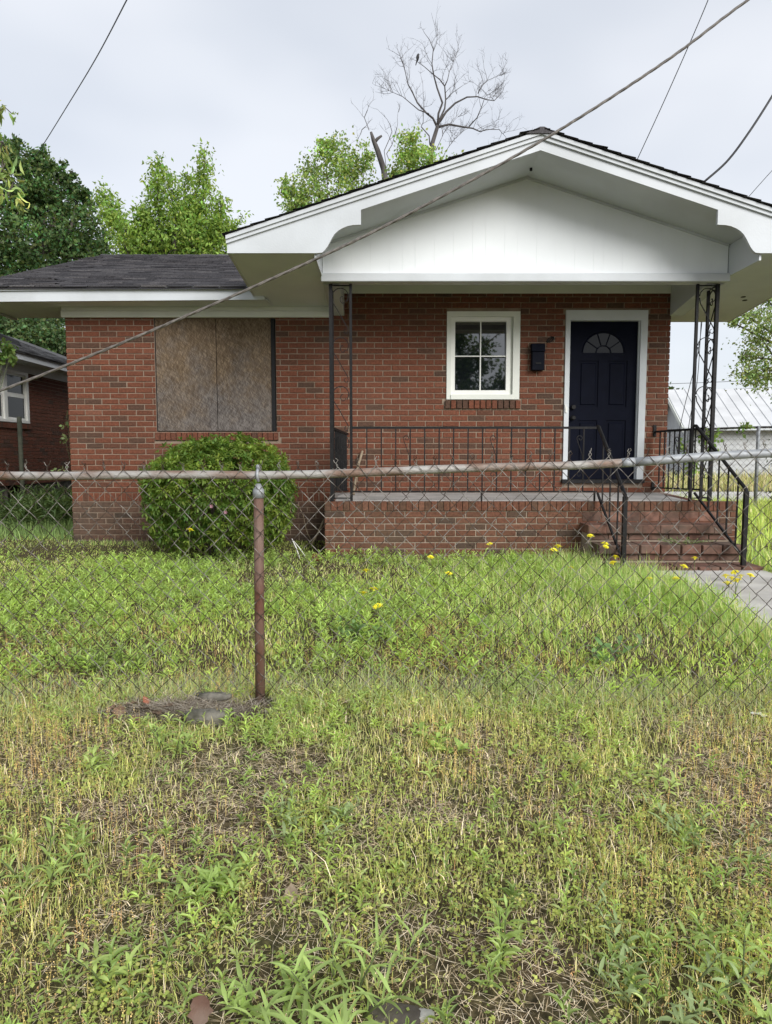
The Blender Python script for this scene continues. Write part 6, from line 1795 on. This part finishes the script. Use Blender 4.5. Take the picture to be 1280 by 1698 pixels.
dead_leaf('pale buff dead leaf in the grass just past the fence post', (-0.199, 3.132), .10, 1.3, 'wood', .02)
dead_leaf('thin curled white scrap of litter lying in the grass near the clean rail end', (1.739, 3.098), .085, 1.2, 'pipe', .02, 'litter', 'litter')
dead_leaf('brownish dead leaf curled beside the bushy weed mound', (-0.279, 1.909), .06, .2, 'wood', .02, tilt=.8)
dead_leaf('small tan dead leaf on the bare patch under the fence', (-0.352, 2.563), .05, .8, 'wood', .012)
rock('red_scrap', 'crumpled faded red plastic thing at the corner of the porch bricks', 'plastic scrap', (-0.73, 7.25), .055, .05, .045, 'red', 15, .2, .8)
def stick(name, label, cat, pts, r, mat):
    mb = MB(); mb.tube(pts, r, 6); return tag(mb.build(name, M[mat], None, True), label, cat)
stick('bare_twig', 'pale bare forked twig stuck in the grass between bush and porch', 'twig', [(-0.892, 7.0, 0.281), (-0.928, 7.0, 0.394), (-0.964, 7.0, 0.47), (-0.97, 7.0, 0.488)], [.007,.006,.005,.003], 'pipe')
stick('bare_twig', 'thin slanting pale twig crossing the forked one beside the bush', 'twig', [(-0.838, 7.02, 0.303), (-0.899, 7.02, 0.392), (-0.955, 7.02, 0.461)], [.0045,.004,.003], 'pipe')
stick('wooden_stick', 'old wooden stick leaning against the end of the brick porch', 'stick', [(-0.855, 7.75, 0.327), (-0.778, 7.75, 0.458), (-0.707, 7.74, 0.611)], .011, 'wood')
stick('wooden_stick', 'broken wooden stick leaning on the wall behind the porch railing', 'stick', [(-0.387, 8.1, 0.879), (-0.349, 8.25, 1.176), (-0.287, 8.36, 1.394)], .016, 'wood')
stick('bare_vine', 'thin bare vine stem trailing up the brick base between bush and porch', 'vine', [(-0.843, 7.9, 0.293), (-0.926, 7.9, 0.469), (-0.959, 7.9, 0.645), (-1.014, 7.9, 0.765), (-1.188, 7.9, 0.807)], .004, 'wood')
# vine on the rear fence
make_tree('vine', 'green creeper clambering over the rear chain-link fence', 'vine', (6.2, 13.1, .33), [(6.2,13.12,.33), (6.25,13.12,1.2), (6.3,13.12,1.8)], [],
          [((6.163, 13.05, 1.647), (.22,.12,.12), 9), ((5.863, 13.05, 1.109), (.1,.08,.25), 6), ((6.254, 13.05, 1.396), (.12,.08,.12), 5), ((6.746, 13.0, 1.872), (.12,.08,.06), 4), ((5.618, 13.05, 1.51), (.1,.06,.1), 3)], (.10,.07), (.10,.15,.04), .2, None, 22, .2, None, 'stem', .012, 10, 'foliage', .5)
make_tree('ivy', 'small ivy sprigs on the brick corner facing the neighbouring house', 'ivy', (-3.95, 8.6, .3), [(-3.95,8.6,.3), (-3.93,8.55,1.2), (-3.95,8.55,1.9)], [],
          [((-3.963, 8.5, 1.714), (.035,.03,.03), 3), ((-3.97, 8.5, 1.543), (.035,.03,.03), 3), ((-4.014, 8.5, 1.171), (.06,.05,.03), 3)], (.05,.035), (.12,.15,.06), .2, None, 23, .2, None, 'stem', .006, 5, 'foliage', .5)
